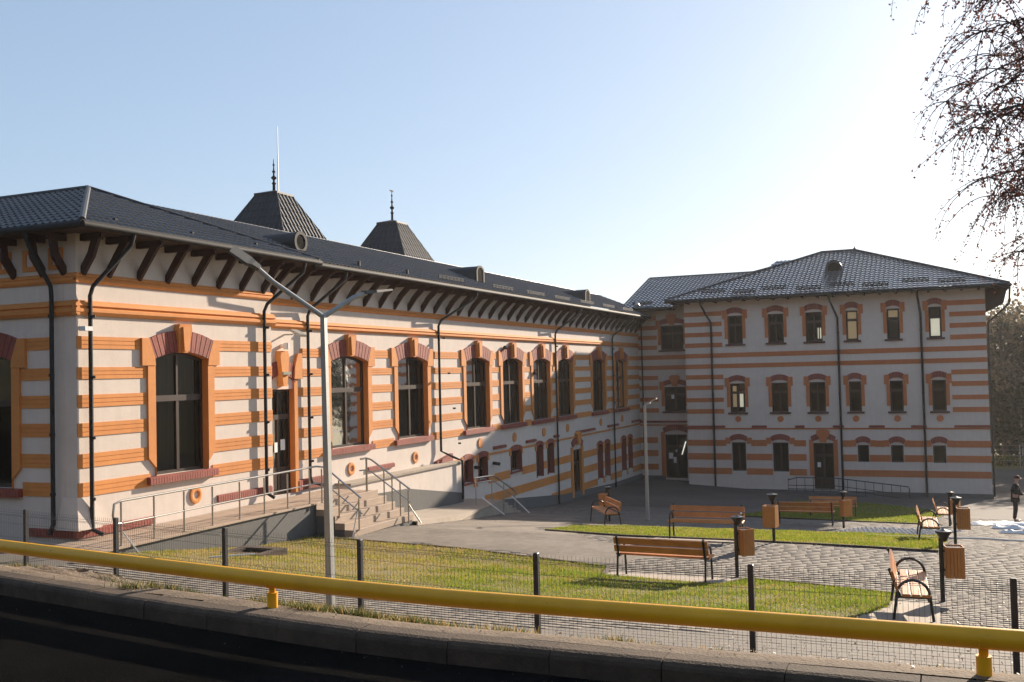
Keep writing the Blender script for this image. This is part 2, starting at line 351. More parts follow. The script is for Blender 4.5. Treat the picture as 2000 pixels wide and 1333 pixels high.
# lawns: soil sheet, blades of grass, thin concrete edging
def lawn(poly, n, seed, h, label, dry=None):
    xs = [p[0] for p in poly]; ys = [p[1] for p in poly]
    s = sheet('lawn', np.linspace(min(xs), max(xs), 120), np.linspace(min(ys), max(ys), 90), M['grassb'], .02, cut=lambda a, b: inpoly(a, b, poly), kind='structure')
    rng = np.random.default_rng(seed); x = rng.uniform(min(xs), max(xs), n*2); y = rng.uniform(min(ys), max(ys), n*2)
    k = inpoly(x, y, poly); x, y = x[k][:n], y[k][:n]
    pat = np.sin(x*1.9+np.sin(y*1.3)*2)*np.sin(y*2.3+np.sin(x*.9)*2)+.5*np.sin(x*5.1+y*3.7)*np.sin(y*6.1-x*2.2)
    if dry is not None:
        dd = dry(x, y); keep = rng.random(len(x)) > dd*.55+.12*(pat < -.4); 
    else: dd = np.zeros(len(x)); keep = rng.random(len(x)) > .25*(pat < -.3)
    x, y, pat, dd = x[keep], y[keep], pat[keep], dd[keep]; n = len(x); z = zg(x, y)+.01
    hh = h*rng.uniform(.5, 1.25, n)*(1+.3*pat); a = rng.uniform(0, 2*np.pi, n); w = .0065+.004*rng.random(n)
    w = w*(1+np.clip((y-16)/12, 0, 1.5)); lean = rng.uniform(.1, .7, n)*hh; b = rng.uniform(0, 2*np.pi, n)
    V = np.zeros((n, 3, 3)); V[:, 0] = np.stack([x-np.cos(a)*w, y-np.sin(a)*w, z], 1); V[:, 1] = np.stack([x+np.cos(a)*w, y+np.sin(a)*w, z], 1)
    V[:, 2] = np.stack([x+np.cos(b)*lean, y+np.sin(b)*lean, z+hh], 1)
    q = rng.random(n)-dd*.75+.15*pat; mi = np.where(q > .35, 0, np.where(q > -.02, 1, 2))
    g = npmesh('grass', V.reshape(-1, 3), np.arange(3*n).reshape(-1, 3), [M['g1'], M['g2'], M['g3']], s, 'stuff', matidx=mi)
    return s
def leafmat(name, col, tr):
    m = bpy.data.materials.new(name); m.use_nodes = True; n = m.node_tree.nodes; l = m.node_tree.links
    p = n['Principled BSDF']; p.inputs['Roughness'].default_value = .55; p.inputs['Base Color'].default_value = (*col, 1); p.inputs['Specular IOR Level'].default_value = .3
    no = n.new('ShaderNodeTexNoise'); no.inputs['Scale'].default_value = 1.7; no.inputs['Detail'].default_value = 4
    tc = n.new('ShaderNodeTexCoord'); l.new(tc.outputs['Object'], no.inputs['Vector'])
    cr = n.new('ShaderNodeMix'); cr.data_type = 'RGBA'; cr.inputs[6].default_value = (*[c*.65 for c in col], 1); cr.inputs[7].default_value = (*[c*1.35 for c in col], 1)
    l.new(no.outputs[0], cr.inputs[0]); l.new(cr.outputs[2], p.inputs['Base Color'])
    t = n.new('ShaderNodeBsdfTranslucent'); l.new(cr.outputs[2], t.inputs[0]); mx = n.new('ShaderNodeMixShader'); mx.inputs[0].default_value = tr
    l.new(p.outputs[0], mx.inputs[1]); l.new(t.outputs[0], mx.inputs[2]); l.new(mx.outputs[0], n['Material Output'].inputs[0]); return m
M['g1'] = leafmat('grass_green', (.155, .22, .022), .5); M['g2'] = leafmat('grass_yellow', (.32, .28, .04), .5); M['g3'] = leafmat('grass_dry', (.42, .30, .12), .4)
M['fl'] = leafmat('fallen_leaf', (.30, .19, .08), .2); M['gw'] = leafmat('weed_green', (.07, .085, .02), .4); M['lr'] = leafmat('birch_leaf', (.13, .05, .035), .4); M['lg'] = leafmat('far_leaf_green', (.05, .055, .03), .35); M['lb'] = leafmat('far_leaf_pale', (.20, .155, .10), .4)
lawn(LAWN1, 150000, 1, .045, 'near', dry=lambda x, y: np.clip(np.clip((-x-6.5)/5, 0, .75)+.3*np.sin(x*1.3+2*np.sin(y*.9))*np.sin(y*1.9+x*.4)+.12*np.sin(x*4.1)*np.sin(y*5.3), 0, 1))
lawn(LAWN2, 60000, 2, .05, 'mid', dry=lambda x, y: .15+0*x)
lawn(LAWN3, 20000, 3, .07, 'far')
def edging(pts, name='lawn_edging'):
    mb = MB()
    for (x0, y0), (x1, y1) in zip(pts, pts[1:]):
        d = Vector((x1-x0, y1-y0, 0)); L = d.length; d.normalize(); nrm = Vector((-d.y, d.x, 0))*.03; k = max(1, int(L/1.0))
        for i in range(k):
            a = Vector((x0, y0, 0))+d*(L*i/k+.004); b = Vector((x0, y0, 0))+d*(L*(i+1)/k-.004)
            za, zb = G(a.x, a.y), G(b.x, b.y)
            vs = [(a-nrm)+Vector((0,0,za-.1)), (b-nrm)+Vector((0,0,zb-.1)), (b+nrm)+Vector((0,0,zb-.1)), (a+nrm)+Vector((0,0,za-.1)),
                  (a-nrm)+Vector((0,0,za+.045)), (b-nrm)+Vector((0,0,zb+.045)), (b+nrm)+Vector((0,0,zb+.045)), (a+nrm)+Vector((0,0,za+.045))]
            mb.add(vs, [(0,3,2,1),(4,5,6,7),(0,1,5,4),(1,2,6,5),(2,3,7,6),(3,0,4,7)])
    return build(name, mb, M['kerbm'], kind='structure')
edging([(-14.1, 21.25), (-10.24, 20.7), (-6.3, 19.45), (-6.05, 18.35)])
edging([(-3.7, 18.0), (-3.45, 19.05), (-2.2, 18.75), (-.8, 18.1)])
edging([(-9.8, 24.9), (-7.3, 23.9), (-4.2, 24.05), (-.17, 23.5), (.1, 27.4)])
edging([(-7.4, 38.5), (-.6, 37.0), (.1, 47.8)])
# bench pads
def pad(x0, y0, x1, y1):
    mb = MB(); n = 4
    V = [(x0+(x1-x0)*i/n, y, G(x0+(x1-x0)*i/n, y)+.018) for y in (y0, y1) for i in range(n+1)]
    mb.add(V, [(i, i+1, i+n+2, i+n+1) for i in range(n)]); return build('bench_pad', mb, M['conc'], kind='structure')
pad(-6.05, 18.0, -3.6, 18.9); pad(-6.5, 23.5, -4.2, 24.6); pad(-1.4, 14.9, -.1, 17.1)

# ------------------------------------------------------------------ facade tools
class Fac:
    """facade frame: u along the wall, z up, o outwards"""
    def __init__(s, P, U, O): s.P = Vector(P); s.U = Vector(U); s.O = Vector(O)
    def __call__(s, u, z, o=0): return s.P+s.U*u+s.O*o+Vector((0, 0, z))
def slab(mb, fac, poly, o0, o1):
    mb.prism([fac(u, z, o0) for u, z in poly], fac.O*(o1-o0)); return mb
def rect(u0, u1, z0, z1): return [(u0, z0), (u1, z0), (u1, z1), (u0, z1)]
def arcpts(u0, u1, zs, zc, n=12):
    w = (u1-u0)/2; h = zc-zs; c = (u0+u1)/2
    if h < 1e-3: return [(u0, zs), (u1, zs)]
    R = (w*w+h*h)/(2*h); t = math.asin(min(1, w/R))
    return [(c+R*math.sin(-t+2*t*i/n), zc-R+R*math.cos(-t+2*t*i/n)) for i in range(n+1)]
def wall_with_holes(name, fac, outer, holes, thick, m, parent):
    """wall slab cut into strips between the openings; outer is a rectangle, every opening has a flat bottom"""
    U0, U1 = min(p[0] for p in outer), max(p[0] for p in outer); Z0, Z1 = min(p[1] for p in outer), max(p[1] for p in outer)
    H = []
    for h in holes:
        zb = min(p[1] for p in h); a = min(p[0] for p in h); b = max(p[0] for p in h)
        t = sorted({(round(u, 5), z) for u, z in h if z > zb+1e-4}); H.append((a, b, zb, [p[0] for p in t], [p[1] for p in t]))
    us = sorted({round(x, 5) for x in [U0, U1]+[q for h in H for q in [h[0], h[1]]+h[3]]}); mb = MB()
    def quad(pts): mb.add(pts, [(0, 1, 2, 3)])
    for a, b in zip(us, us[1:]):
        c = (a+b)/2; act = sorted([h for h in H if h[0] < c < h[1]], key=lambda h: h[2]); la = lb = Z0
        for h in act+[None]:
            ta = tb = h[2] if h else Z1
            for o in (0, -thick): quad([fac(a, la, o), fac(b, lb, o), fac(b, tb, o), fac(a, ta, o)])
            if h:
                quad([fac(a, h[2], 0), fac(b, h[2], 0), fac(b, h[2], -thick), fac(a, h[2], -thick)])
                la, lb = float(np.interp(a, h[3], h[4])), float(np.interp(b, h[3], h[4]))
                quad([fac(a, la, 0), fac(b, lb, 0), fac(b, lb, -thick), fac(a, la, -thick)])
    for a, z0, z1 in [(U0, Z0, Z1), (U1, Z0, Z1)]+[(h[0], h[2], h[4][0]) for h in H]+[(h[1], h[2], h[4][-1]) for h in H]:
        quad([fac(a, z0, 0), fac(a, z1, 0), fac(a, z1, -thick), fac(a, z0, -thick)])
    quad([fac(U0, Z1, 0), fac(U1, Z1, 0), fac(U1, Z1, -thick), fac(U0, Z1, -thick)])
    return build(name, mb, m, parent)
def brickarch(mb, fac, inner, outer, o0, o1, n):
    """voussoirs between two arcs given as functions 0..1 -> (u,z)"""
    for i in range(n):
        a = (i+.06)/n; b = (i+.94)/n
        slab(mb, fac, [inner(a), inner(b), outer(b), outer(a)], o0, o1+(.006 if i % 2 else 0))
def arcf(u0, u1, zs, zc):
    w = (u1-u0)/2; h = zc-zs; c = (u0+u1)/2; R = (w*w+h*h)/(2*h); t = math.asin(min(1, w/R))
    return lambda s: (c+R*math.sin(-t+2*t*s), zc-R+R*math.cos(-t+2*t*s))
def band(fac, u0, u1, z0, z1, parent, o=.02, name='orange_band'):
    """projecting painted band of brick courses: recessed joints between the courses"""
    if u1-u0 < .06: return
    mb = MB(); n = 3; h = (z1-z0)/n; g = .006
    # one closed profile, swept along u
    prof = [(z0, -.01)]
    for i in range(n):
        a = z0+i*h; b = a+h
        prof += [(a+(g if i else 0), o), (b-(g if i < n-1 else 0), o)]
        if i < n-1: prof += [(b-g, o-.009), (b+g, o-.009)]
    prof += [(z1, -.01)]
    mb.prism([fac(u0, z, q) for z, q in prof], fac.U*(u1-u0))
    build(name, mb, M['orange'], parent)
def gaps(u0, u1, blocks):
    """free intervals of [u0,u1] outside the blocks"""
    out = []; c = u0
    for a, b in sorted(blocks):
        if a > c: out.append((c, min(a, u1)))
        c = max(c, b)
    if c < u1: out.append((c, u1))
    return [(a, b) for a, b in out if b-a > .08]
def window(fac, u0, u1, z0, zs, zc, parent, depth=.22, trans=None, mull=1, back='dark', door=False, frame='frame', backparts=()):
    """joinery in an opening: frame with mullion/transom, panes as sub-parts, something behind the glass"""
    o0 = -depth; t = .075; mb = MB(); arc = arcpts(u0, u1, zs, zc, 10)
    outer = [(u0, z0), (u1, z0)]+arc[::-1]
    inn = [(u0+t, z0+t), (u1-t, z0+t)]+[(u0+t+(u-u0)*(u1-u0-2*t)/(u1-u0), z-t) for u, z in arc[::-1]]
    n = len(outer)
    P = [fac(u, z, o0) for u, z in outer]+[fac(u, z, o0) for u, z in inn]+[fac(u, z, o0-.07) for u, z in outer]+[fac(u, z, o0-.07) for u, z in inn]
    fs = []
    for i in range(n):
        j = (i+1) % n; fs += [(i, j, n+j, n+i), (2*n+i, 3*n+i, 3*n+j, 2*n+j), (n+i, n+j, 3*n+j, 3*n+i)]
    mb.add(P, fs); cu = (u0+u1)/2
    zt = trans if trans is not None else None
    if zt: slab(mb, fac, rect(u0+t, u1-t, zt-.07, zt+.07), o0-.06, o0+.02)
    if mull:
        slab(mb, fac, rect(cu-.045, cu+.045, z0+t, (zt-.07) if zt else zs), o0-.06, o0+.012)
        if zt: slab(mb, fac, rect(cu-.03, cu+.03, zt+.07, zc-t*.5), o0-.06, o0+.008)
    w = build('door' if door else 'window', mb, M[frame], parent)
    # panes
    cells = []
    ztop = (zt-.07) if zt else zs
    cols = [(u0+t, cu-.03), (cu+.03, u1-t)] if mull else [(u0+t, u1-t)]
    for a, b in cols:
        if door:
            dz = z0+(ztop-z0)*.36; pm = MB(); slab(pm, fac, rect(a, b, z0+.05, dz), o0-.05, o0-.012); slab(pm, fac, rect(a+.07, b-.07, z0+.16, dz-.1), o0-.012, o0+.004)
            build('door_panel', pm, M[frame], w); cells.append((a, b, dz, ztop, 0))
        else: cells.append((a, b, z0+t, ztop, 0 if zt else 1))
        if zt: cells.append((a, b, zt+.07, zs, 1))
    for a, b, c, d, top in cells:
        pm = MB()
        if top:
            pts = [(u, z) for u, z in [(a, c), (b, c)]]
            A = arcf(u0, u1, zs-t, zc-t) if zc-zs > .01 else None
            if A:
                w_ = (u1-u0)
                ss = [1-(k/6) for k in range(7)]
                top_ = [A(s) for s in ss]; top_ = [(u, z) for u, z in top_ if a+.001 < u < b-.001]
                def zat(u):
                    h = zc-zs; W2 = w_/2; R = (W2*W2+h*h)/(2*h); return zc-t-R+math.sqrt(max(0, R*R-(u-cu)**2))
                pts += [(b, zat(b))]+top_+[(a, zat(a))]
            else: pts = rect(a, b, c, d)
            pm.add([fac(u, z, o0-.035) for u, z in pts], [tuple(range(len(pts)))])
        else: pm.add([fac(u, z, o0-.035) for u, z in rect(a, b, c, d)], [(0, 1, 2, 3)])
        build('pane', pm, M['glass'], w)
    # room behind
    bm_ = MB(); bm_.add([fac(u, z, o0-.5) for u, z in rect(u0-.25, u1+.25, z0-.1, zc+.1)], [(0, 1, 2, 3)])
    for q in ((u0-.25, u0-.25), (u1+.25, u1+.25)):
        bm_.add([fac(q[0], z0-.1, o0-.5), fac(q[0], z0-.1, o0-.08), fac(q[0], zc+.1, o0-.08), fac(q[0], zc+.1, o0-.5)], [(0, 1, 2, 3)])
    bm_.add([fac(u0-.25, zc+.1, o0-.5), fac(u1+.25, zc+.1, o0-.5), fac(u1+.25, zc+.1, o0-.08), fac(u0-.25, zc+.1, o0-.08)], [(0, 1, 2, 3)])
    build('room_backing', bm_, M[back], w)
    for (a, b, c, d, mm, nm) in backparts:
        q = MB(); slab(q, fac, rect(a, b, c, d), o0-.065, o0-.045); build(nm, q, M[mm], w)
    return w
def sill(fac, u0, u1, zt, h, o, parent, m='brick'):
    mb = MB(); n = max(3, int((u1-u0)/.085)); w = (u1-u0)/n
    slab(mb, fac, rect(u0+.01, u1-.01, zt-h+.01, zt-.01), -.02, o-.02)
    for i in range(n):
        a = u0+i*w+.006; b = u0+(i+1)*w-.006
        mb.prism([fac(a, zt-h, -.02), fac(a, zt-h, o), fac(a, zt-.03, o), fac(a, zt, .0), fac(a, zt, -.02)], fac.U*(b-a))
    return build('window_sill', mb, M[m], parent)
def ring(fac, uc, zc, r0, r1, parent, o=.05):
    mb = MB(); n = 20; vs = []; fs = []
    for rr, oo in ((r1, -.01), (r1, o*.7), ((r0+r1)/2, o), (r0, o*.6), (r0, -.01)):
        vs += [fac(uc+rr*math.cos(2*math.pi*k/n), zc+rr*math.sin(2*math.pi*k/n), oo) for k in range(n)]
    for i in range(4):
        for k in range(n): fs.append((i*n+k, i*n+(k+1) % n, (i+1)*n+(k+1) % n, (i+1)*n+k))
    mb.add(vs, fs); build('medallion', mb, M['orange'], parent, smooth=True)
def disc(fac, uc, zc, r, parent, o=.04):
    mb = MB(); n = 18; slab(mb, fac, [(uc+r*math.cos(2*math.pi*k/n), zc+r*math.sin(2*math.pi*k/n)) for k in range(n)], -.01, o)
    build('medallion', mb, M['orange'], parent)
def liner(fac, u0, u1, z0, zs, zc, depth, parent, m='orange', proud=.052, t=.05):
    """painted lining of the reveals"""
    arc = arcpts(u0, u1, zs, zc, 10); pts = [(u0, z0)]+arc+[(u1, z0)]; e = .004
    ins = [(u0+e, z0)]+[(u0+e+(u-u0)*(u1-u0-2*e)/(u1-u0), z-e) for u, z in arc]+[(u1-e, z0)]
    n = len(pts); mb = MB()
    P = [fac(u, z, proud) for u, z in ins]+[fac(u, z, -depth-.01) for u, z in ins]
    out = []
    cu = (u0+u1)/2
    for i, (u, z) in enumerate(pts):
        out.append((u-t*(.0 if 0 < i < n-1 and abs(u-cu) < (u1-u0)/2-1e-6 else 1)*(1 if u < cu else -1), z))
    mb.add(P, [(i, i+1, n+i+1, n+i) for i in range(n-1)])
    return build('reveal', mb, M[m], parent)
def bigwindow(fac, u0, u1, z0, zs, zc, parent, key=True, kw=.47, back='curtain', backparts=()):
    liner(fac, u0, u1, z0, zs, zc, .13, parent)
    window(fac, u0, u1, z0, zs, zc, parent, depth=.13, trans=-.38, back=back, backparts=backparts)
    ew = .42
    for s, a in ((1, u0), (-1, u1)):
        mb = MB(); slab(mb, fac, [(a-s*ew, zs-.16), (a-s*.0, zs-.16), (a-s*.02, zs+.02), (a-s*.20, zs+.46), (a-s*ew, zs+.46)], -.01, .07)
        build('corner_block', mb, M['orange'], parent)
        mb = MB(); slab(mb, fac, [(a-s*.235, zs-.163), (a, zs-.163), (a, z0+.20), (a-s*.02, z0+.20), (a-s*.235, z0+.42)], -.01, .055)
        build('jamb', mb, M['orange'], parent)
    mb = MB(); inner = arcf(u0, u1, zs, zc); outer = arcf(u0-.21, u1+.21, zs+.44, zc+.50)
    brickarch(mb, fac, inner, outer, -.01, .06, 26); build('brick_arch', mb, M['brick'], parent)
    c = (u0+u1)/2
    if key:
        mb = MB(); a = [(c-kw*.32, zc-.02), (c+kw*.32, zc-.02), (c+kw*.5, zc+.5), (c+kw*.42, zc+.65), (c-kw*.42, zc+.65), (c-kw*.5, zc+.5)]
        n = 6; P = [fac(u, z, -.01) for u, z in a]+[fac(u, z, .09+.08*(z-zc+.02)/.67) for u, z in a]
        mb.add(P, [tuple(range(n)), tuple(range(n, 2*n))]+[(i, (i+1) % n, (i+1) % n+n, i+n) for i in range(n)])
        slab(mb, fac, [(c-kw*.18, zc+.02), (c+kw*.18, zc+.02), (c+kw*.26, zc+.58), (c-kw*.26, zc+.58)], .08, .20)
        build('keystone', mb, M['orange'], parent)
    sill(fac, u0-.27, u1+.27, z0, .18, .13, parent)

# ------------------------------------------------------------------ roof tiles
def tiles(name, P0, U, Vv, poly, parent, m=None, tw=.2, th=.33, amp=.03, step=.034, sub=4):
    """pressed tile covering: wavy along u, stepped along v; poly = clip polygon in (u, v), convex"""
    P0 = np.array(P0, float); U = np.array(U, float); U /= np.linalg.norm(U); Vv = np.array(Vv, float); Vv /= np.linalg.norm(Vv)
    N = np.cross(U, Vv); N *= (1 if N[2] > 0 else -1)
    us = [p[0] for p in poly]; vs = [p[1] for p in poly]; u0, u1, v0, v1 = min(us), max(us), min(vs), max(vs)
    nu = int((u1-u0)/tw*sub)+1; rows = int(math.ceil((v1-v0)/th)); uu = u0+np.arange(nu+1)*tw/sub
    ph = (uu/tw) % 1; prof = amp*np.where(ph < .62, np.sin(ph/.62*np.pi)**1.0, -.25*np.sin((ph-.62)/.38*np.pi))
    vv = []; hh = []
    for k in range(rows):
        vv += [v0+k*th, v0+k*th+.001, v0+(k+1)*th-.001]; hh += [0 if k == 0 else -.0, step, 0.0]
    vv = np.array(vv); hh = np.array(hh)
    X, Y = np.meshgrid(uu, vv); Z = prof[None, :]*1.0+hh[:, None]
    pts = P0+X[..., None]*U+Y[..., None]*Vv+Z[..., None]*N
    nx, ny = len(uu), len(vv); i = np.arange(nx-1)[None, :]+np.arange(ny-1)[:, None]*nx
    F = np.stack([i, i+1, i+1+nx, i+nx], -1).reshape(-1, 4)
    cx = X.reshape(-1)[F]; cy = Y.reshape(-1)[F]
    # coarse cull, then exact clip
    n = len(poly); keep = np.ones(len(F), bool); area = sum(poly[k][0]*poly[(k+1) % n][1]-poly[(k+1) % n][0]*poly[k][1] for k in range(n)); sg = 1 if area > 0 else -1
    edges = []
    for k in range(n):
        (a, b), (c, d) = poly[k], poly[(k+1) % n]; e = ((c-a)*(cy-b)-(d-b)*(cx-a))*sg; keep &= (e > -1e-6).any(1); edges.append((a, b, c, d))
    F = F[keep]
    L = np.array(worldloc(parent)); me = bpy.data.meshes.new(name); me.from_pydata((pts.reshape(-1, 3)-L).tolist(), [], F.tolist())
    bm = bmesh.new(); bm.from_mesh(me)
    loose = [v for v in bm.verts if not v.link_faces]; bmesh.ops.delete(bm, geom=loose, context='VERTS')
    for a, b, c, d in edges:
        pa = P0+a*U+b*Vv-L; dirv = (c-a)*U+(d-b)*Vv; nr = np.cross(dirv, N)*sg
        if np.linalg.norm(nr) < 1e-9: continue
        bmesh.ops.bisect_plane(bm, geom=bm.verts[:]+bm.edges[:]+bm.faces[:], plane_co=Vector(pa), plane_no=Vector(nr), clear_outer=True)
    bm.to_mesh(me); bm.free(); me.materials.append(m or M['roof'])
    me.polygons.foreach_set('use_smooth', [True]*len(me.polygons)); me.set_sharp_from_angle(angle=math.radians(35))
    o = bpy.data.objects.new(name, me); COL.objects.link(o); o.parent = parent; o['kind'] = 'stuff'; return o
def plane_tiles(name, pts, parent, **k):
    """tiles over a planar 3D polygon whose first edge is the eave"""
    P = [np.array(p, float) for p in pts]; U = P[1]-P[0]; U /= np.linalg.norm(U); n = None
    for q in P[2:]:
        n = np.cross(U, q-P[0])
        if np.linalg.norm(n) > 1e-3: break
    if n[2] < 0: n = -n
    n /= np.linalg.norm(n); V = np.cross(n, U)
    if V[2] < 0: V = -V
    poly = [(float((p-P[0])@U), float((p-P[0])@V)) for p in P]
    return tiles(name, P[0], U, V, poly, parent, **k)
def cap_line(pts, parent, r=.075, m='roofcap', name='ridge_cap'):
    mb = MB().tube(pts, r, 8); return build(name, mb, M[m], parent, smooth=True)
def gutter(fac_pts, parent, r=.075):
    """half-round gutter as a fat tube with a lip"""
    mb = MB().tube(fac_pts, r, 10); mb.tube([(p[0], p[1], p[2]+r*.8) for p in fac_pts], r*.35, 6)
    return build('gutter', mb, M['gutter'], parent, smooth=True)
def downpipe(pts, parent, r=.046):
    mb = MB().tube(pts, r, 8)
    a = Vector(pts[2 if len(pts) > 3 else 0]); b = Vector(pts[-2 if len(pts) > 4 else -1])
    for k in range(4):
        p = a.lerp(b, (k+.5)/4); mb.tube([p-Vector((0,0,.03)), p+Vector((0,0,.03))], r*1.25, 8)
    return build('downpipe', mb, M['gutter'], parent, smooth=True)

# ------------------------------------------------------------------ long building on the left
A = thing('striped_building', 'long low white building with orange stripes, tall arched windows and two roof towers', 'building', (-16.8, 37, -4.6))
XA = -16.8; XR = -16.45; YR0, YR1 = 15.45, 22.02; YEND = 58.9
FA = Fac((XA, 0, 0), (0, 1, 0), (1, 0, 0)); FR = Fac((XR, 0, 0), (0, 1, 0), (1, 0, 0)); FL = Fac((0, YR0, 0), (1, 0, 0), (0, -1, 0))
def archhole(u0, u1, z0, zs, zc): return [(u0, z0), (u1, z0)]+arcpts(u0, u1, zs, zc, 12)[::-1]
ZB = -7.2
ZT = 3.2
BW = [(25.32, 27.42), (29.34, 31.46), (34.62, 36.78), (38.14, 40.26), (41.55, 43.67), (44.72, 46.84), (49.93, 52.05), (53.97, 56.07)]
small = [(34.27, 35.07, -4.17, -3.34, -3.25), (35.62, 36.45, -4.17, -3.34, -3.25), (38.85, 40.0, -4.17, -3.36, -3.25), (41.77, 42.55, -4.71, -3.38, -3.27),
         (43.13, 43.93, -4.71, -3.38, -3.27), (50.5, 51.3, -5.73, -4.02, -3.89), (51.75, 52.58, -5.73, -4.02, -3.89), (54.85, 55.67, -5.73, -4.02, -3.9), (56.16, 56.95, -5.73, -4.02, -3.9)]
holesR = [archhole(17.66, 19.43, -2.13, .54, .70)]
holesA = [archhole(a, b, -2.13, .50, .68) for a, b in BW]+[archhole(*h) for h in small]+[rect(22.2, 23.22, -3.2, -.28), rect(46.6, 47.82, -6.25, -3.86)]
wall_with_holes('wall', FR, rect(YR0+.005, YR1, ZB, ZT), holesR, .35, M['plaster'], A)
wall_with_holes('wall', FA, rect(YR1-.3, YEND, -3.215, ZT), [h for h in holesA[:8]]+[rect(22.35, 23.45, -3.2, -.28)], .35, M['plaster'], A)
wall_with_holes('wall', FA, rect(YR1-.3, YEND, ZB, -3.217), [h for h in holesA[8:17]]+[rect(46.6, 47.82, -6.25, -3.86)], .35, M['plaster'], A)
leftwins = [(-20.05, -18.28), (-24.9, -23.1)]
wall_with_holes('wall', FL, rect(-46, XR-.352, ZB, ZT), [archhole(a, b, -2.2, .54, .70) for a, b in leftwins], .35, M['plaster'], A)
# inner shell so nothing is hollow seen from the side
build('back_wall', MB().box((-24.2, 23, -7), (-24, 59, 3.0)).box((-46, 24, -7), (-24.2, 24.2, 3.0)).box((-24, 58.6, -7), (-17.2, 58.8, 3.0)).box((-46.1, 15.8, -7), (-45.9, 24, 3)), M['plaster'], A)
build('ceiling', MB().box((-45.8, 15.85, 3.0), (-17.4, 23.8, 3.1)).box((-23.9, 23.9, 3.0), (-17.25, 58.5, 3.1)), M['dark'], A)
# mouldings
def moulding(fac, u0, u1, z0, z1, o, parent, name='moulding'):
    h = z1-z0; prof = [(z0, -.01), (z0, o*.55), (z0+.22*h, o), (z0+.42*h, o), (z0+.5*h, o*.62), (z0+.58*h, o*.62), (z0+.64*h, o*.95), (z0+.82*h, o*.8), (z0+.9*h, o*.4), (z1, o*.35), (z1, -.01)]
    build(name, MB().prism([fac(u0, z, q) for z, q in prof], fac.U*(u1-u0)), M['orange'], parent)
moulding(FR, YR0-.1, YR1+.10, 1.44, 1.75, .11, A); moulding(FA, YR1+.1, YEND-.01, 1.41, 1.66, .10, A); moulding(FL, -46, XR+.10, 1.44, 1.75, .11, A)
for fac, a, b, z0, z1 in ((FR, YR0-.06, YR1+.05, 2.12, 2.33), (FA, YR1+.06, YEND-.01, 2.06, 2.25), (FL, -46, XR+.06, 2.12, 2.33)):
    moulding(fac, a, b, z0, z1, .06, A, 'fascia_band')
# stripes
SR = [(.74, 1.0), (.10, .35), (-.49, -.23), (-1.10, -.82), (-1.75, -1.46), (-2.35, -2.06)]
SA = [(.62, .87), (.07, .29), (-.50, -.25), (-1.08, -.82), (-1.68, -1.42), (-2.31, -2.05)]
for k, (z0, z1) in enumerate(SR):
    e = .42 if k == 0 else (.235 if z0 > -1.7 else .0)
    blk = [(17.66-e, 19.43+e)] if k < 5 else [(17.50, 19.60)]
    if k == 1: blk = [(17.24, 19.85)] if z1 > .38 else [(17.42, 19.67)]
    for a, b in gaps(YR0+.0, YR1, blk): band(FR, a, b, z0, z1, A)
    lb = [(-20.05-e-.1, -18.28+e)] if k < 5 else [(-20.3, -18.0)]
    for a, b in gaps(-22.6, -17.12, lb): band(FL, a, b, z0, z1, A)
for k, (z0, z1) in enumerate(SA):
    e = .42 if k == 0 else (.235 if k < 5 else .0)
    blk = [(a-e, b+e) for a, b in BW] if k < 5 else [(a-.27, b+.27) for a, b in BW]
    blk.append((21.5, 23.45+(.36 if k == 0 else .17)))
    for a, b in gaps(YR1+.02, YEND-.03, blk): band(FA, a, b, z0, z1, A)
# basement bands
SB = [(-4.40, -4.06), (-5.19, -4.83), (-6.0, -5.65)]
gl = lambda y: float(np.interp(y, [34, 39, 45, 53, 58.9], [-4.82, -5.3, -5.85, -6.2, -6.25]))
for z0, z1 in SB:
    u0 = 33.2 if z0 > -4.8 else (36.2 if z0 > -5.5 else 43.6)
    blk = [(a-.1, b+.1) for a, b, q, s, c in small if q < z1-.02 and c > z0]+[(46.42, 48.0)]
    for a, b in gaps(u0, YEND-.03, blk): band(FA, a, b, max(z0, gl((a+b)/2)-.1 if z0 < -5 else z0), z1, A)
band(FA, 33.2, YEND-.03, -3.27, -3.19, A, o=.035, name='string_course')
for a, b in [(37.04, 38.29), (40.56, 41.68), (44.0, 44.63), (47.13, 50.08), (52.31, 54.26), (57.0, 58.85)]:
    sill(FA, a, b, -2.95, .12, .09, A)
build('plinth', MB().prism([FA(y, z, -.01) for y, z in [(33.3, -7.2), (58.88, -7.2), (58.88, -6.25), (53, -6.2), (45, -5.85), (39, -5.3), (34, -4.82), (33.3, -4.75)]], (.06, 0, 0)), M['plinth'], A)
# windows
bigwindow(FR, 17.66, 19.43, -2.13, .54, .70, A)
for i, (a, b) in enumerate(BW): bigwindow(FA, a, b, -2.13, .50, .68, A, kw=.5)
for a, b in leftwins: bigwindow(FL, a, b, -2.2, .54, .70, A, back='dark')
for i, (a, b, z0, zs, zc) in enumerate(small):
    liner(FA, a, b, z0, zs, zc, .22, A, m='brick')
    window(FA, a, b, z0, zs, zc, A, mull=0 if b-a < 1 else 1, back='dark', depth=.2)
    mb = MB(); brickarch(mb, FA, arcf(a, b, zs, zc), arcf(a-.06, b+.06, zs+.2, zc+.2), -.01, .05, 9); build('brick_arch', mb, M['brick'], A)
    for s, q in ((1, a), (-1, b)):
        mb = MB(); slab(mb, FA, rect(*sorted((q-s*.14, q)), zs-.12, zs+.2), -.01, .045); build('corner_block', mb, M['orange'], A)
    if z0 > -4.5: sill(FA, a-.1, b+.1, z0, .07, .07, A)
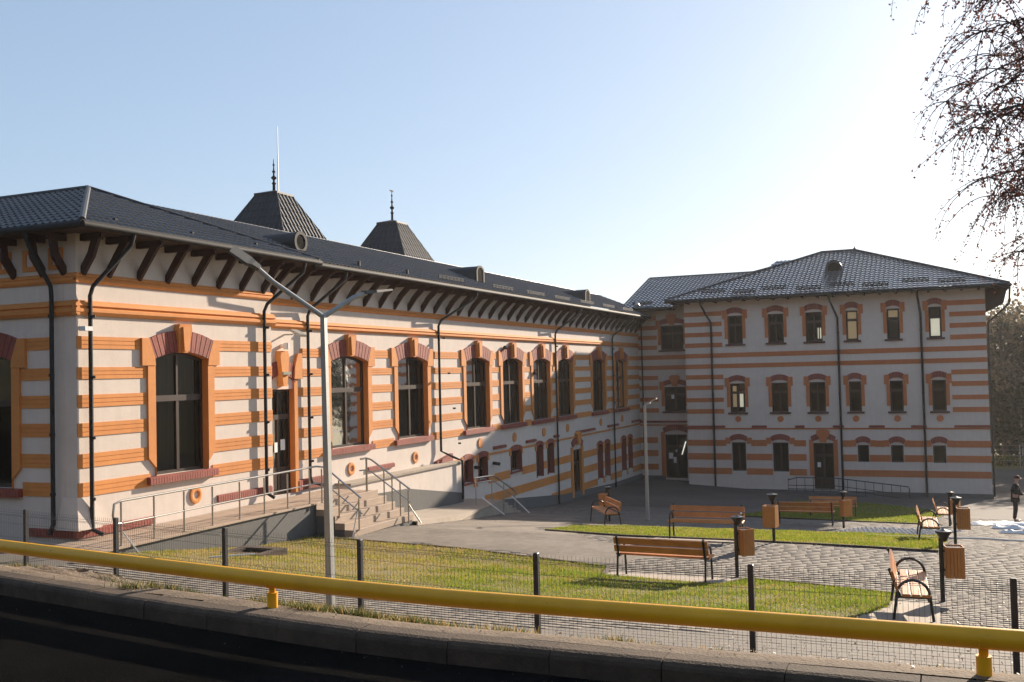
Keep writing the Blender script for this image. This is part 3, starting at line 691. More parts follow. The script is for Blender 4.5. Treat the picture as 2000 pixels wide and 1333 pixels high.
# side door on the walkway, basement door
window(FA, 22.35, 23.45, -3.2, -.28, -.279, A, depth=.12, trans=-1.05, mull=1, door=True, backparts=())
liner(FA, 22.35, 23.45, -3.2, -.28, -.279, .12, A)
mb = MB(); slab(mb, FA, rect(23.45, 23.61, -3.19, .0), -.01, .055); build('jamb', mb, M['orange'], A)
mb = MB(); slab(mb, FA, [(23.42, -.0), (23.8, -.0), (23.8, .72), (23.6, .72), (23.45, .35)], -.01, .1); build('corner_block', mb, M['orange'], A)
mb = MB(); brickarch(mb, FA, arcf(22.3, 23.5, -.1, .12), arcf(22.22, 23.6, .28, .52), -.01, .06, 14); build('brick_arch', mb, M['brick'], A)
mb = MB(); mb.add([FA(u, z, -.01) for u, z in [(22.74, -.2), (22.96, -.2), (23.04, .62), (22.98, .78), (22.7, .78), (22.64, .62)]]+[FA(u, z, .2) for u, z in [(22.76, -.2), (22.94, -.2), (23.04, .62), (22.98, .78), (22.7, .78), (22.64, .62)]],
   [tuple(range(6)), tuple(range(6, 12))]+[(i, (i+1) % 6, (i+1) % 6+6, i+6) for i in range(6)]); build('keystone', mb, M['orange'], A)
build('notice', MB().box((XA-.12, 22.72, -2.02), (XA-.11, 22.86, -1.75)), M['paper'], A)
build('notice', MB().box((XA-.12, 23.0, -1.98), (XA-.11, 23.2, -1.68)), M['paper'], A)
build('door_lamp', MB().box((XA+.2, 22.68, .12), (XA+.26, 23.02, .2)), M['lampw'], A)
window(FA, 46.6, 47.82, -6.25, -3.86, -3.859, A, depth=.07, trans=-4.55, mull=1, door=True)
liner(FA, 46.6, 47.82, -6.25, -3.86, -3.859, .07, A, proud=.03)
for s, q in ((1, 46.6), (-1, 47.82)):
    mb = MB(); slab(mb, FA, rect(*sorted((q-s*.28, q)), -6.2, -3.72), -.01, .06); build('jamb', mb, M['orange'], A)
mb = MB(); brickarch(mb, FA, arcf(46.55, 47.87, -3.72, -3.5), arcf(46.4, 48.0, -3.5, -3.24), -.01, .09, 14); build('brick_arch', mb, M['brick'], A)
mb = MB(); slab(mb, FA, [(47.08, -3.62), (47.34, -3.62), (47.5, -3.1), (47.36, -2.98), (47.06, -2.98), (46.92, -3.1)], -.01, .2); build('keystone', mb, M['orange'], A)
# medallions
ring(FR, 18.98, -2.72, .09, .205, A)
for y in (26.39, 30.5): ring(FA, y, -2.82, .09, .2, A)
for y in (35.83, 39.3, 42.75, 45.95, 51.15, 55.1): disc(FA, y, -2.72, .2, A)
# brick base courses above the walkway, thick lower wall with coping
sill(FR, YR0-.1, 17.6, -3.02, .17, .06, A); sill(FR, 19.75, YR1-.1, -2.82, .17, .06, A); sill(FA, 23.6, 25.2, -2.86, .3, .07, A); sill(FA, 27.35, 29.0, -2.86, .14, .07, A)
sill(FL, -17.9, XR+.06, -3.02, .17, .06, A)
build('corner_pier', MB().add([(-16.95, 15.32, -3.02), (-16.3, 15.32, -3.02), (-16.3, 15.95, -3.02), (-16.95, 15.95, -3.02), (-16.85, 15.42, -2.35), (-16.44, 15.42, -2.35), (-16.44, 15.85, -2.35), (-16.85, 15.85, -2.35)],
      [(0,1,5,4),(1,2,6,5),(2,3,7,6),(3,0,4,7),(4,5,6,7),(0,3,2,1)]), M['plaster'], A)
build('low_wall', MB().box((-16.85, 25.55, -6), (-16.3, 33.15, -3.24)), M['plaster'], A)
build('low_wall_base', MB().prism([(-16.33, 25.5, -6), (-16.33, 33.18, -6), (-16.33, 33.18, -4.35), (-16.33, 29, -3.72), (-16.33, 25.5, -3.6)], (.06, 0, 0)), M['plinth'], A)
build('coping', MB().box((-16.9, 25.5, -3.24), (-16.24, 33.2, -3.17)), M['conc'], A)
build('low_wall_cap', MB().prism([(-16.85, 31.9, -3.17), (-16.85, 33.15, -3.17), (-16.85, 33.15, -2.9), (-16.85, 31.9, -3.1)], (.2, 0, 0)), M['brick'], A)
# fretwork squares under the left eave
for x in (-17.0, -17.75, -18.5, -19.3):
    mb = MB(); 
    for r in (rect(x-.2, x+.2, 2.78, 2.88), rect(x-.2, x+.2, 2.42, 2.52), rect(x-.2, x-.1, 2.52, 2.78), rect(x+.1, x+.2, 2.52, 2.78)): slab(mb, FL, r, -.01, .03)
    build('fret_ornament', mb, M['orange'], A)
# --- roof
EZ = 3.27; SL = .41
ex, exr = -15.9, -15.68
apx, apy, apz = -19.83, 19.05, EZ+SL*4.15
yl0, yl1 = 14.9, 23.2
rx = -19.8; rz = EZ+SL*(ex-rx)
plane_tiles('roof_tiles', [(exr, yl0, EZ), (exr, yl1, EZ), (apx, apy, apz)], A)
plane_tiles('roof_tiles', [(-46, yl0, EZ), (exr, yl0, EZ), (apx, apy, apz), (-46, apy, apz)], A, sub=3)
plane_tiles('roof_tiles', [(exr, yl1, EZ), (-20.6, yl1, EZ), (-20.6, apy, apz), (apx, apy, apz)], A, sub=3)
plane_tiles('roof_tiles', [(ex, 19.2, EZ), (ex, 60.5, EZ), (rx, 60.5, rz), (rx, 19.2, rz)], A)
build('roof_back', MB().add([(rx, 19.2, rz), (rx, 60.5, rz), (-24.5, 60.5, 2.9), (-24.5, 19.2, 2.9), (-46, apy, apz), (apx, apy, apz), (apx, 24, 3), (-46, 24, 3)], [(0,1,2,3), (4,5,6,7)]), M['roofcap'], A)
cap_line([(rx, 22.4, rz+.0), (rx, 60.3, rz+.0)], A, .045, m='roof'); cap_line([(exr, yl0, EZ+.03), (apx, apy, apz+.04)], A, .065); cap_line([(exr, yl1, EZ+.02), (apx, apy, apz+.04)], A, .06)
cap_line([(apx, apy, apz+.03), (-46, apy, apz+.03)], A, .08)
build('soffit', MB().box((-17.1, 15.81, EZ-.12), (exr, yl1-.061, EZ-.04)).box((-46, yl0, EZ-.12), (-15.7, 15.8, EZ-.045)).box((-17.1, yl1+.002, EZ-.12), (ex, 59, EZ-.04)).box((-17.1, yl1-.06, EZ-.12), (exr, yl1+.06, EZ+.04)), M['brown'], A)
gutter([(exr+.03, yl0-.03, EZ-.06), (exr+.03, yl1+.05, EZ-.08)], A); gutter([(-46, yl0-.03, EZ-.06), (exr+.05, yl0-.03, EZ-.06)], A); gutter([(ex+.03, yl1+.0, EZ-.10), (ex+.03, 58.6, EZ-.12)], A)
def brack(fac, u, d, z0=2.27, zt=EZ-.14):
    mb = MB(); w = .044; H = zt-z0
    poly = [(0, z0-.02), (.06, z0), (.10, z0+.06), (.34, z0+.44*H), (d-.10, zt-.1), (d-.02, zt-.09), (d-.02, zt), (d-.26, zt), (.20, z0+.56*H), (0, z0+.22*H)]
    mb.prism([fac(u-w, z, o-.005) for o, z in poly], fac.U*(2*w))
    slab(mb, fac, rect(u-.06, u+.06, zt-.13, zt+.01), -.01, d-.06)
    build('roof_bracket', mb, M['bracket'], A)
y = 16.32
while y < 21.9: brack(FR, y, .74); y += .89
y = 22.5
while y < 58.6: brack(FA, y, .86); y += .965
for x in (-16.75, -17.35, -18.2, -19.05, -19.9): brack(FL, x, .5)
for y in (15.62, 15.9): brack(FR, y, .6) if y < 15.7 else None
# snow guards along the eave
def rack(p, q, parent, n=7, h=.13, r=.012):
    mb = MB(); p = Vector(p); q = Vector(q)
    for k in (0.25, .6, 1): mb.tube([p+Vector((0,0,h*k)), q+Vector((0,0,h*k))], r, 5)
    for i in range(n+1):
        a = p.lerp(q, i/n); mb.tube([a-Vector((0,0,.03)), a+Vector((0,0,h))], .014, 5)
    return build('snow_guard', mb, M['gutter'], parent)
for y in (31.5, 36.2, 39.8, 43.2, 46.8, 50.4, 54.0): rack((ex-.35, y, EZ+.18), (ex-.35, y+2.1, EZ+.18), A)
for y in (16.2, 18.6, 21.0, 26.0, 29.0): build('snow_hook', MB().box((ex-.28, y, EZ+.1), (ex-.2, y+.06, EZ+.27)), M['gutter'], A)
# dormers
def barrel(y, z, r, front, parent, kind):
    """kind 'round' or 'arch': hood with opening facing +x, body running back into the slope"""
    mb = MB(); n = 14; back = front-(2.0)
    if kind == 'round': prof = [(y+r*math.cos(2*math.pi*k/n), z+r*math.sin(2*math.pi*k/n)) for k in range(n)]
    else: prof = [(y-r, z-r*1.2), (y+r, z-r*1.2)]+[(y+r*math.cos(math.pi*k/8), z+r*.5+r*.7*math.sin(math.pi*k/8)) for k in range(9)]
    mb.prism([(back, a, b) for a, b in prof], (front-back, 0, 0))
    d = build('dormer', mb, M['roofcap'], parent, smooth=True)
    c = (y, sum(b for a, b in prof)/len(prof)); f = .74; q = [(c[0]+(a-c[0])*f, c[1]+(b-c[1])*f) for a, b in prof]
    fm = MB(); m_ = len(prof)
    P = [(front+.03, a, b) for a, b in [(c[0]+(a-c[0])*1.08, c[1]+(b-c[1])*1.08) for a, b in prof]]+[(front+.03, a, b) for a, b in q]+[(front-.02, a, b) for a, b in [(c[0]+(a-c[0])*1.08, c[1]+(b-c[1])*1.08) for a, b in prof]]
    fm.add(P, [(i, (i+1) % m_, (i+1) % m_+m_, i+m_) for i in range(m_)]+[(i, (i+1) % m_, (i+1) % m_+2*m_, i+2*m_) for i in range(m_)])
    build('dormer_frame', fm, M['gutter'], d); build('dormer_window', MB().add([(front+.01, a, b) for a, b in q], [tuple(range(m_))]), M['dark'], d)
barrel(24.15, 3.98, .3, -16.95, A, 'round'); barrel(36.85, 4.0, .36, -17.1, A, 'arch'); barrel(50.1, 3.92, .38, -17.0, A, 'arch')
# towers
def tower(cx, cy, c, w, zc, zb, top, rod):
    t = build('tower_base', MB().box((cx-w+.05, cy-w+.05, zb-2.0), (cx+w-.05, cy+w-.05, zb+.02)), M['roofcap'], A)
    cs = [(-1,-1), (1,-1), (1,1), (-1,1)]
    for i in range(4):
        a = cs[i]; b = cs[(i+1) % 4]
        plane_tiles('tower_tiles', [(cx+a[0]*w, cy+a[1]*w, zb), (cx+b[0]*w, cy+b[1]*w, zb), (cx+b[0]*c, cy+b[1]*c, zc), (cx+a[0]*c, cy+a[1]*c, zc)], t, m=M['towerm'], tw=.22, th=.33, amp=.034, step=.014)
    for a in cs: cap_line([(cx+a[0]*w, cy+a[1]*w, zb), (cx+a[0]*c, cy+a[1]*c, zc)], t, .03, name='hip_cap')
    e = c+.05; build('tower_cap', MB().add([(cx+a*e, cy+b*e, zc-.02) for a, b in cs]+[(cx+a*e, cy+b*e, zc+.05) for a, b in cs]+[(cx, cy, zc+.2)],
        [(0,3,2,1),(0,1,5,4),(1,2,6,5),(2,3,7,6),(3,0,4,7),(4,5,8),(5,6,8),(6,7,8),(7,4,8)]), M['roofcap'], t)
    h = top-zc; prof = [(.055, .15), (.05, .30*h), (.085, .33*h), (.04, .37*h), (.04, .43*h), (.10, .47*h), (.10, .50*h), (.035, .54*h), (.03, .62*h), (.07, .65*h), (.03, .69*h), (.018, .80*h), (.045, .84*h), (.015, .88*h), (.01, h)]
    build('finial', MB().lathe(prof, (cx, cy, zc), 8), M['gutter'], t, smooth=True)
    if rod: build('lightning_rod', MB().tube([(cx+.1, cy+.12, zc+.1), (cx+.1, cy+.12, zc+1.5), (cx+.1, cy+.12, zc+2.55)], [.025, .018, .012], 6), M['galv'], t)
    else: build('weather_vane', MB().box((cx-.02, cy-.14, top-.06), (cx+.0, cy+.16, top+.01)), M['gutter'], t)
tower(-22, 29.77, .46, 1.78, 6.68, 4.3, 8.02, True)
tower(-22, 38.31, .46, 1.78, 6.74, 4.3, 8.25, False)
# rain pipes
for y, xx, g in ((15.72, XR, exr),): downpipe([(g+.03, y+.55, EZ-.12), (g+.0, y+.5, EZ-.35), (xx+.14, y+.05, 2.05), (xx+.11, y, 1.85), (xx+.11, y, -2.85), (xx+.13, y, -3.05), (xx+.33, y+.08, -3.15)], A)
downpipe([(-17.25, yl0-.02, EZ-.12), (-17.2, yl0+.05, EZ-.4), (-17.0, 15.3, 2.05), (-16.98, 15.30, 1.85), (-16.98, 15.30, -2.9), (-16.98, 15.2, -3.1)], A)
downpipe([(exr+.03, 22.5, EZ-.15), (exr, 22.45, EZ-.4), (XR+.15, 21.68, 2.0), (XR+.11, 21.6, 1.8), (XR+.11, 21.6, -2.8), (XR+.13, 21.6, -3.0), (XR+.28, 21.7, -3.12)], A)
downpipe([(ex+.03, 24.9, EZ-.2), (ex, 24.85, EZ-.4), (XA+.15, 24.15, 2.0), (XA+.11, 24.08, 1.8), (XA+.11, 24.08, -2.8), (XA+.13, 24.15, -3.0), (XA+.28, 24.6, -3.12)], A)
downpipe([(ex+.03, 33.9, EZ-.2), (ex, 33.8, EZ-.4), (XA+.15, 32.4, 2.0), (XA+.11, 32.27, 1.8), (XA+.11, 32.27, -2.75), (XA+.35, 32.75, -3.0), (XA+.62, 32.95, -3.15), (XA+.62, 32.95, -4.55)], A)
for y in (44.3, 53.3): downpipe([(ex+.03, y+1.5, EZ-.2), (ex, y+1.4, EZ-.4), (XA+.15, y+.1, 2.0), (XA+.11, y, 1.8), (XA+.11, y, -4.0), (XA+.11, y, -6.2 if y < 50 else -6.5)], A)
# small fittings on the wall: flood light, cctv, vents, bulkhead lamps
FL1 = build('floodlight', MB().prism([(XA+.30, 22.95, 1.32), (XA+.62, 22.95, 1.16), (XA+.62, 23.25, 1.16), (XA+.30, 23.25, 1.32)], (.03, 0, .06)).box((XA, 23.08, 1.22), (XA+.3, 23.12, 1.26)), M['galv'], A)
build('wall_camera', MB().tube([(XA+.0, 22.95, .92), (XA+.2, 22.95, .92)], .06, 8).tube([(XA+.2, 22.9, 1.0), (XA+.2, 22.9, .82)], .08, 8), M['plastic'], A)
build('wall_camera', MB().tube([(XR+.0, 15.55, 1.18), (XR+.22, 15.5, 1.16)], .035, 8).box((XR+.12, 15.4, 1.1), (XR+.3, 15.6, 1.19)), M['plastic'], A)
for y, z in ((38.3, 1.1), (41.6, -.0)): build('wall_lamp', MB().lathe([(.09, -.07), (.1, .0), (.05, .08)], (XA+.1, y, z), 8), M['gutter'], A)
for y in (35.3, 37.05): build('wall_spotlight', MB().tube([(XA, y, -3.62), (XA+.3, y, -3.66)], .07, 8), M['black'], A)

# ------------------------------------------------------------------ three storey building
keep_orange = M['orange']; M['orange'] = M['orangeb']  # redder, darker orange for all trim of this building
B = thing('three_storey_building', 'three storey white building with orange stripes and hipped tile roof closing the courtyard', 'building', (-5.5, 57, -7))
YB, YC = 57.0, 58.9; XL, XRt = -13.45, 2.35; ZTB = 3.85
FB = Fac((0, YB, 0), (1, 0, 0), (0, -1, 0)); FC = Fac((0, YC, 0), (1, 0, 0), (0, -1, 0)); FD = Fac((XRt, 0, 0), (0, 1, 0), (1, 0, 0)); FE = Fac((XL, 0, 0), (0, 1, 0), (-1, 0, 0))
cx_ = [(-10.97, -10.13), (-8.72, -7.86), (-6.67, -5.79), (-4.55, -3.93), (-2.46, -1.82), (-.38, .24)]
cm_ = [(-10.94, -10.1), (-8.62, -7.74), (-6.58, -5.73), (-4.50, -3.87), (-2.42, -1.76), (-.34, .34)]
cg_ = [(-10.94, -10.14), (-8.67, -7.8), None, (-4.17, -3.58), (-2.48, -1.85), (-.4, .23)]
top = [(a, b, 1.38, 3.0) for a, b in cx_]; mid = [(a, b, -2.5, -.86) for a, b in cm_]; gr = [(c[0], c[1], (-5.82 if i < 2 else -5.23), (-4.19 if i < 2 else -4.3)) for i, c in enumerate(cg_) if c]
bdoor = (-6.47, -5.41, -6.74, -4.21)
wall_with_holes('wall', FB, rect(XL, XRt, -7.6, ZTB), [rect(*q) for q in top+mid+gr+[bdoor]], .35, M['plaster'], B)
wall_with_holes('wall', FD, rect(YB+.36, 76, -8.4, ZTB), [], .35, M['plaster'], B)
wall_with_holes('wall', FE, rect(YB+.36, YC+.3, -7.6, ZTB), [], .35, M['plaster'], B)
rec = [(-15.38, -14.0, 1.2, 2.67), (-15.25, -13.95, -2.49, -1.02)]; rdoor = (-15.28, -13.95, -6.5, -3.88)
wall_with_holes('wall', FC, rect(XA, XL-.3, -7.2, ZTB), [rect(*q) for q in rec+[rdoor]], .35, M['plaster'], B)
build('back_wall', MB().box((-30, 76.02, -8), (XRt, 76.3, ZTB)).box((-30, 60.9, 3.0), (-29.8, 76, 3.8)), M['plaster'], B)
build('ceiling', MB().box((XL+.36, YB+.38, 3.7), (XRt-.36, 76, 3.8)), M['dark'], B)
SBB = [(3.03, 3.29, 0), (2.44, 2.69, 0), (1.85, 2.10, 0), (1.24, 1.49, 0), (.63, .89, 1), (.02, .27, 1), (-.59, -.34, 0), (-1.20, -.95, 0), (-1.9, -1.66, 0), (-2.56, -2.30, 0)]
for z0, z1, full in SBB:
    if full: band(FB, XL, XRt, z0, z1, B)
    else: band(FB, XL, -11.3, z0, z1, B); band(FB, .62 if z0 < 3 else .50, XRt, z0, z1, B)
    if full: band(FC, XA, XL, z0, z1, B)
    else: band(FC, XA, -15.62, z0, z1, B)
for k, (z0, z1) in enumerate([(-4.40, -4.06), (-5.19, -4.83), (-6.0, -5.65)]):
    blk = [(a-(.3 if z1 > c-.0 and k == 0 else .02), b+(.3 if k == 0 else .02)) for a, b, q, c in gr if q < z1 and c > z0-.3]
    blk.append((-6.85, -5.03))
    for a, b in gaps(XL, XRt, blk): band(FB, a, b, z0, z1, B)
    band(FC, XA, -15.72, z0, z1, B)
band(FB, XL, XRt, -3.46, -3.38, B, o=.035, name='string_course'); band(FC, XA, XL, -3.36, -3.28, B, o=.035, name='string_course')
e = XL
for c in cm_+[(XRt, XRt)]:
    a = c[0]-.32 if c[0] < XRt else XRt; sill(FB, e, a, -3.24, .12, .08, B); e = c[1]+.32
sill(FC, XA, -15.3, -3.05, .12, .08, B); sill(FC, -15.3, XL, -3.05, .12, .08, B)
build('plinth', MB().box((XL-.01, YB-.05, -7.6), (XRt+.05, YB-.001, -6.80)).box((XRt+.001, YB-.05, -8.4), (XRt+.05, 76, -6.85)).box((XA, YC-.05, -7.4), (-15.3, YC-.001, -6.35)), M['plinth'], B)
def bwin(fac, a, b, z0, zt, parent, style, back, kw=0, sills=True, parts=(), tr=True, jamb=True):
    window(fac, a, b, z0, zt, zt+.001, parent, depth=.17, trans=(z0+(zt-z0)*.68) if tr else None, mull=(0 if b-a < .5 else (1 if b-a > .7 else 0)), back=back, backparts=parts)
    liner(fac, a, b, z0, zt, zt+.001, .17, parent, m='orange' if jamb else 'plaster', proud=-.002)
    w = b-a; mb = MB(); rise = .11; brickarch(mb, fac, arcf(a-.03, b+.03, zt+.05, zt+.05+rise), arcf(a-.10, b+.10, zt+.31, zt+.36+rise), -.01, .05, 12); build('brick_arch', mb, M['brick'], parent)
    if style:
        for s, q in ((1, a), (-1, b)):
            if style == 2:
                mb = MB(); slab(mb, fac, rect(*sorted((q-s*.28, q-s*.02)), zt-.18, zt+.32), -.01, .06); slab(mb, fac, rect(*sorted((q-s*.17, q-s*.002)), z0+.3, zt-.182), -.01, .04)
                build('jamb', mb, M['orange'], parent)
            else:
                mb = MB(); slab(mb, fac, rect(*sorted((q-s*.34, q-s*.06)), zt-.08, zt+.26), -.01, .045); build('corner_block', mb, M['orange'], parent)
    if kw:
        c = (a+b)/2; mb = MB(); slab(mb, fac, [(c-.14, zt+.05), (c+.14, zt+.05), (c+.2, zt+.3), (c+.3, zt+.42), (c+.3, zt+.62), (c+.16, zt+.7), (c-.16, zt+.7), (c-.3, zt+.62), (c-.3, zt+.42), (c-.2, zt+.3)], -.01, .12); build('keystone', mb, M['orange'], parent)
    if sills: sill(fac, a-.14, b+.14, z0, .1, .1, parent, m='sillm')
for i, q in enumerate(top):
    parts = []; back = 'dark'
    a, b, z0, zt = q; t = .09
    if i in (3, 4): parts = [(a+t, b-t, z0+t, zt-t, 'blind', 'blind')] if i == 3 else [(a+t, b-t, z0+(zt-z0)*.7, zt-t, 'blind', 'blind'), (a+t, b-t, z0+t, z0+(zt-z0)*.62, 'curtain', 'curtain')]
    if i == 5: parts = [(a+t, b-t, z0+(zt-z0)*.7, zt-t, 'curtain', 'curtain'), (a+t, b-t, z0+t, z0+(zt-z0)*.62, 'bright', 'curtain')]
    if i == 2: parts = [(b-.27, b-.21, z0+.15, z0+.75, 'bright', 'window_reflection_panel'), (b-.15, b-.08, z0+.15, z0+.75, 'bright', 'window_reflection_panel')]  # glowing slips stand in for a reflection in the glass
    bwin(FB, *q, B, 2, back, parts=parts)
for i, q in enumerate(mid):
    a, b, z0, zt = q
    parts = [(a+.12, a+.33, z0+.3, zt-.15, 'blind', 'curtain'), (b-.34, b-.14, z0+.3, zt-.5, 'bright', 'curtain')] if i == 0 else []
    bwin(FB, *q, B, 2, 'dark', parts=parts); disc(FB, (a+b)/2, -2.88, .17, B)
for q in gr: bwin(FB, *q, B, 1, 'dark', sills=False, tr=False, jamb=False)
window(FB, bdoor[0], bdoor[1], bdoor[2], bdoor[3], bdoor[3]+.001, B, depth=.2, trans=-4.9, mull=1, door=True); liner(FB, *bdoor, bdoor[3]+.001, .2, B, m='orange', proud=-.002)
for s, q in ((1, bdoor[0]), (-1, bdoor[1])):
    mb = MB(); slab(mb, FB, rect(*sorted((q-s*.22, q-s*.004)), -6.0, -4.02), -.01, .04); build('jamb', mb, M['orange'], B)
mb = MB(); brickarch(mb, FB, arcf(bdoor[0]-.05, bdoor[1]+.05, -4.14, -3.98), arcf(bdoor[0]-.14, bdoor[1]+.14, -3.86, -3.66), -.01, .06, 14); build('brick_arch', mb, M['brick'], B)
c = (bdoor[0]+bdoor[1])/2; mb = MB(); slab(mb, FB, [(c-.16, -4.16), (c+.16, -4.16), (c+.2, -3.9), (c+.34, -3.78), (c+.34, -3.55), (c+.2, -3.48), (c-.2, -3.48), (c-.34, -3.55), (c-.34, -3.78), (c-.2, -3.9)], -.01, .12); build('keystone', mb, M['orange'], B)
build('notice', MB().box((-6.3, YB+.17, -5.55), (-6.12, YB+.18, -5.28)), M['paper'], B)
for i, q in enumerate(rec): bwin(FC, *q, B, 2, 'dark', kw=1)
build('notice', MB().box((-14.86, YC+.13, -1.75), (-14.68, YC+.14, -1.5)), M['paper'], B)
window(FC, rdoor[0], rdoor[1], rdoor[2], rdoor[3], rdoor[3]+.001, B, depth=.2, trans=-4.6, mull=1, door=False); liner(FC, *rdoor, rdoor[3]+.001, .2, B, proud=-.002)
mb = MB(); slab(mb, FC, rect(rdoor[0]-.24, rdoor[0]-.004, -6.4, -3.72), -.01, .05); build('jamb', mb, M['orange'], B)
mb = MB(); brickarch(mb, FC, arcf(rdoor[0]-.05, rdoor[1]+.05, -3.8, -3.62), arcf(rdoor[0]-.14, rdoor[1]+.14, -3.5, -3.28), -.01, .06, 14); build('brick_arch', mb, M['brick'], B)
for x0, x1, z0, z1 in ((-15.12, -14.86, -5.35, -5.0), (-14.84, -14.66, -5.6, -5.25), (-14.7, -14.6, -4.95, -4.8)): build('notice', MB().box((x0, YC+.15, z0), (x1, YC+.16, z1)), M['paper'], B)
build('notice', MB().prism([(-14.36, YC+.15, -5.1), (-14.28, YC+.15, -5.1), (-14.02, YC+.15, -4.3), (-14.1, YC+.15, -4.3)], (0, .01, 0)), M['bright'], B)  # slanted strip, glowing by the pale material's emission
# roof
EB = 3.98; ey = 56.1; sB = .385; exl, exr2 = -14.35, 3.45; ryy = 64.0; rzB = EB+sB*(ryy-ey)
p2, p1 = -6.35, -4.45
def rp(*a): return plane_tiles('roof_tiles', [tuple(q) for q in a], B, m=M['roofg'], tw=.25, th=.36, amp=.034, step=.04)
rp((exl, ey, EB), (exr2, ey, EB), (p1, ryy, rzB), (p2, ryy, rzB))
rp((exr2, ey, EB), (exr2, ryy+8, EB), (p1, ryy, rzB))
rp((exl, ryy+6, EB), (exl, ey, EB), (p2, ryy, rzB))
build('roof_back', MB().add([(p2, ryy, rzB), (p1, ryy, rzB), (exr2, 76.6, EB-.2), (-30, 76.6, EB-.2), (-17.5, 64.7, 6.05)], [(0,1,2,3)]), M['roofcap'], B)
# rear wing roof rising behind the recess
rp((-17.55, 57.85, 3.72), (-12.5, 57.85, 3.72), (-4.0, 64.7, 6.12), (-17.55, 64.7, 6.12))
rp((-10.2, 64.6, 6.05), (-5.8, 64.6, 6.05), (-6.3, 66.2, 6.95), (-9.4, 66.2, 6.65))
build('roof_back', MB().add([(-17.55, 64.7, 6.12), (-4, 64.7, 6.12), (-4, 72, 3.6), (-17.55, 72, 3.6)], [(0,1,2,3)]), M['roofcap'], B)
build('gable_board', MB().prism([(-17.6, 57.8, 3.55), (-17.6, 57.8, 3.75), (-17.6, 64.7, 6.15), (-17.6, 71.5, 3.7), (-17.6, 71.5, 3.5), (-17.6, 64.7, 5.9)], (.1, 0, 0)), M['gutter'], B)
build('gable_wall', MB().prism([(-17.4, 58.9, 2.0), (-17.4, 58.9, 4.0), (-17.4, 64.7, 6.0), (-17.4, 71, 3.8), (-17.4, 71, 2)], (.2, 0, 0)), M['plaster'], B)
cap_line([(exl, ey, EB+.03), (p2, ryy, rzB+.04), (p1, ryy, rzB+.04), (exr2, ey, EB+.03)], B, .07); cap_line([(-17.5, 64.7, 6.15), (-9.9, 64.7, 6.15)], B, .06); cap_line([(-17.55, 57.85, 3.76), (-17.55, 64.7, 6.15)], B, .05)
build('soffit', MB().box((exl, ey, EB-.13), (exr2, YB+.3, EB-.05)).box((XRt-.2, YB+.31, EB-.13), (exr2, 76, EB-.05)).box((exl, YB+.31, EB-.13), (XL+.2, 60, EB-.05)).box((-17.5, 57.9, 3.58), (XL-1, 59.2, 3.68)), M['brown'], B)
gutter([(exl, ey-.05, EB-.08), (exr2, ey-.05, EB-.08), (exr2+.05, ey-.05, EB-.08)], B); gutter([(-17.5, 57.8, 3.66), (-14.3, 57.8, 3.66)], B); gutter([(exr2+.05, ey-.05, EB-.08), (exr2+.05, 76, EB-.08)], B)
for i in range(22): build('rafter_end', MB().box((-14.0+i*.8, ey+.02, EB-.22), (-13.9+i*.8, YB-.002, EB-.13)), M['bracket'], B)
# boxed eave corner on the right
build('eave_box', MB().prism([(XRt+.05, YB+.4, EB-.14), (exr2-.05, YB-.2, EB-.14), (exr2-.25, YB-.1, EB-.95), (XRt+.05, YB+.4, EB-1.35)], (0, 1.2, 0)), M['brown'], B)
for k, x in enumerate((-13.9, -12.3, -10.55, -8.9, -7.05, -5.3, -3.6, -1.6, .15)):
    if x == -13.9: continue
    rack((x, ey+.45, EB+.24+(.1 if k % 2 else 0)), (x+1.3, ey+.45, EB+.24+(.1 if k % 2 else 0)), B, n=9, h=.2, r=.026)
rack((-16.9, 58.3, 3.98), (-15.7, 58.3, 3.98), B, n=9, h=.17, r=.026)
# round roof hood
mb = MB(); n = 16; cy0, cz0, rr = 60.0, 5.62, .46
mb.prism([(-5.35+rr*math.cos(2*math.pi*k/n), cy0, cz0+rr*1.08*math.sin(2*math.pi*k/n)) for k in range(n)], (0, 2.2, 0)); d = build('dormer', mb, M['roofcap'], B, smooth=True)
build('dormer_window', MB().prism([(-5.35+rr*.7*math.cos(2*math.pi*k/n), cy0-.02, cz0+rr*.76*math.sin(2*math.pi*k/n)) for k in range(n)], (0, .01, 0)), M['dark'], d)
build('chimney', MB().box((-.9, 69, 4.0), (-.1, 70, 6.1)).box((-.96, 68.94, 6.1), (-.04, 70.06, 6.2)), M['plinth'], B)
build('ridge_finial', MB().lathe([(.05, 0), (.09, .06), (.03, .12), (.02, .2)], (p1, ryy, rzB+.05), 8), M['gutter'], B)
for x, dx in ((-11.9, -.35), (-4.97, -.3), (-.77, -.1)):
    downpipe([(x+dx*1.2, ey-.0, EB-.15), (x+dx*1.1, ey+.15, EB-.4), (x, YB-.13, EB-1.35), (x, YB-.11, EB-1.6), (x, YB-.11, -4.0), (x, YB-.11, -7.0)], B, r=.06)
downpipe([(exr2+.05, ey+.6, EB-.15), (exr2-.0, ey+.7, EB-1.0), (XRt+.12, YB+.6, EB-1.9), (XRt+.12, YB+.6, -7)], B, r=.05)
downpipe([(-16.5, 57.8, 3.6), (-16.5, 58.4, 3.1), (-16.55, YC-.1, 2.9), (-16.55, YC-.1, -6.4)], B, r=.045)
build('wall_bulb', MB().lathe([(.02, -.18), (.14, -.1), (.18, 0), (.12, .12), (.02, .16)], (-16.4, 57.5, 3.9), 10), M['galv'], B, smooth=True)

M['orange'] = keep_orange
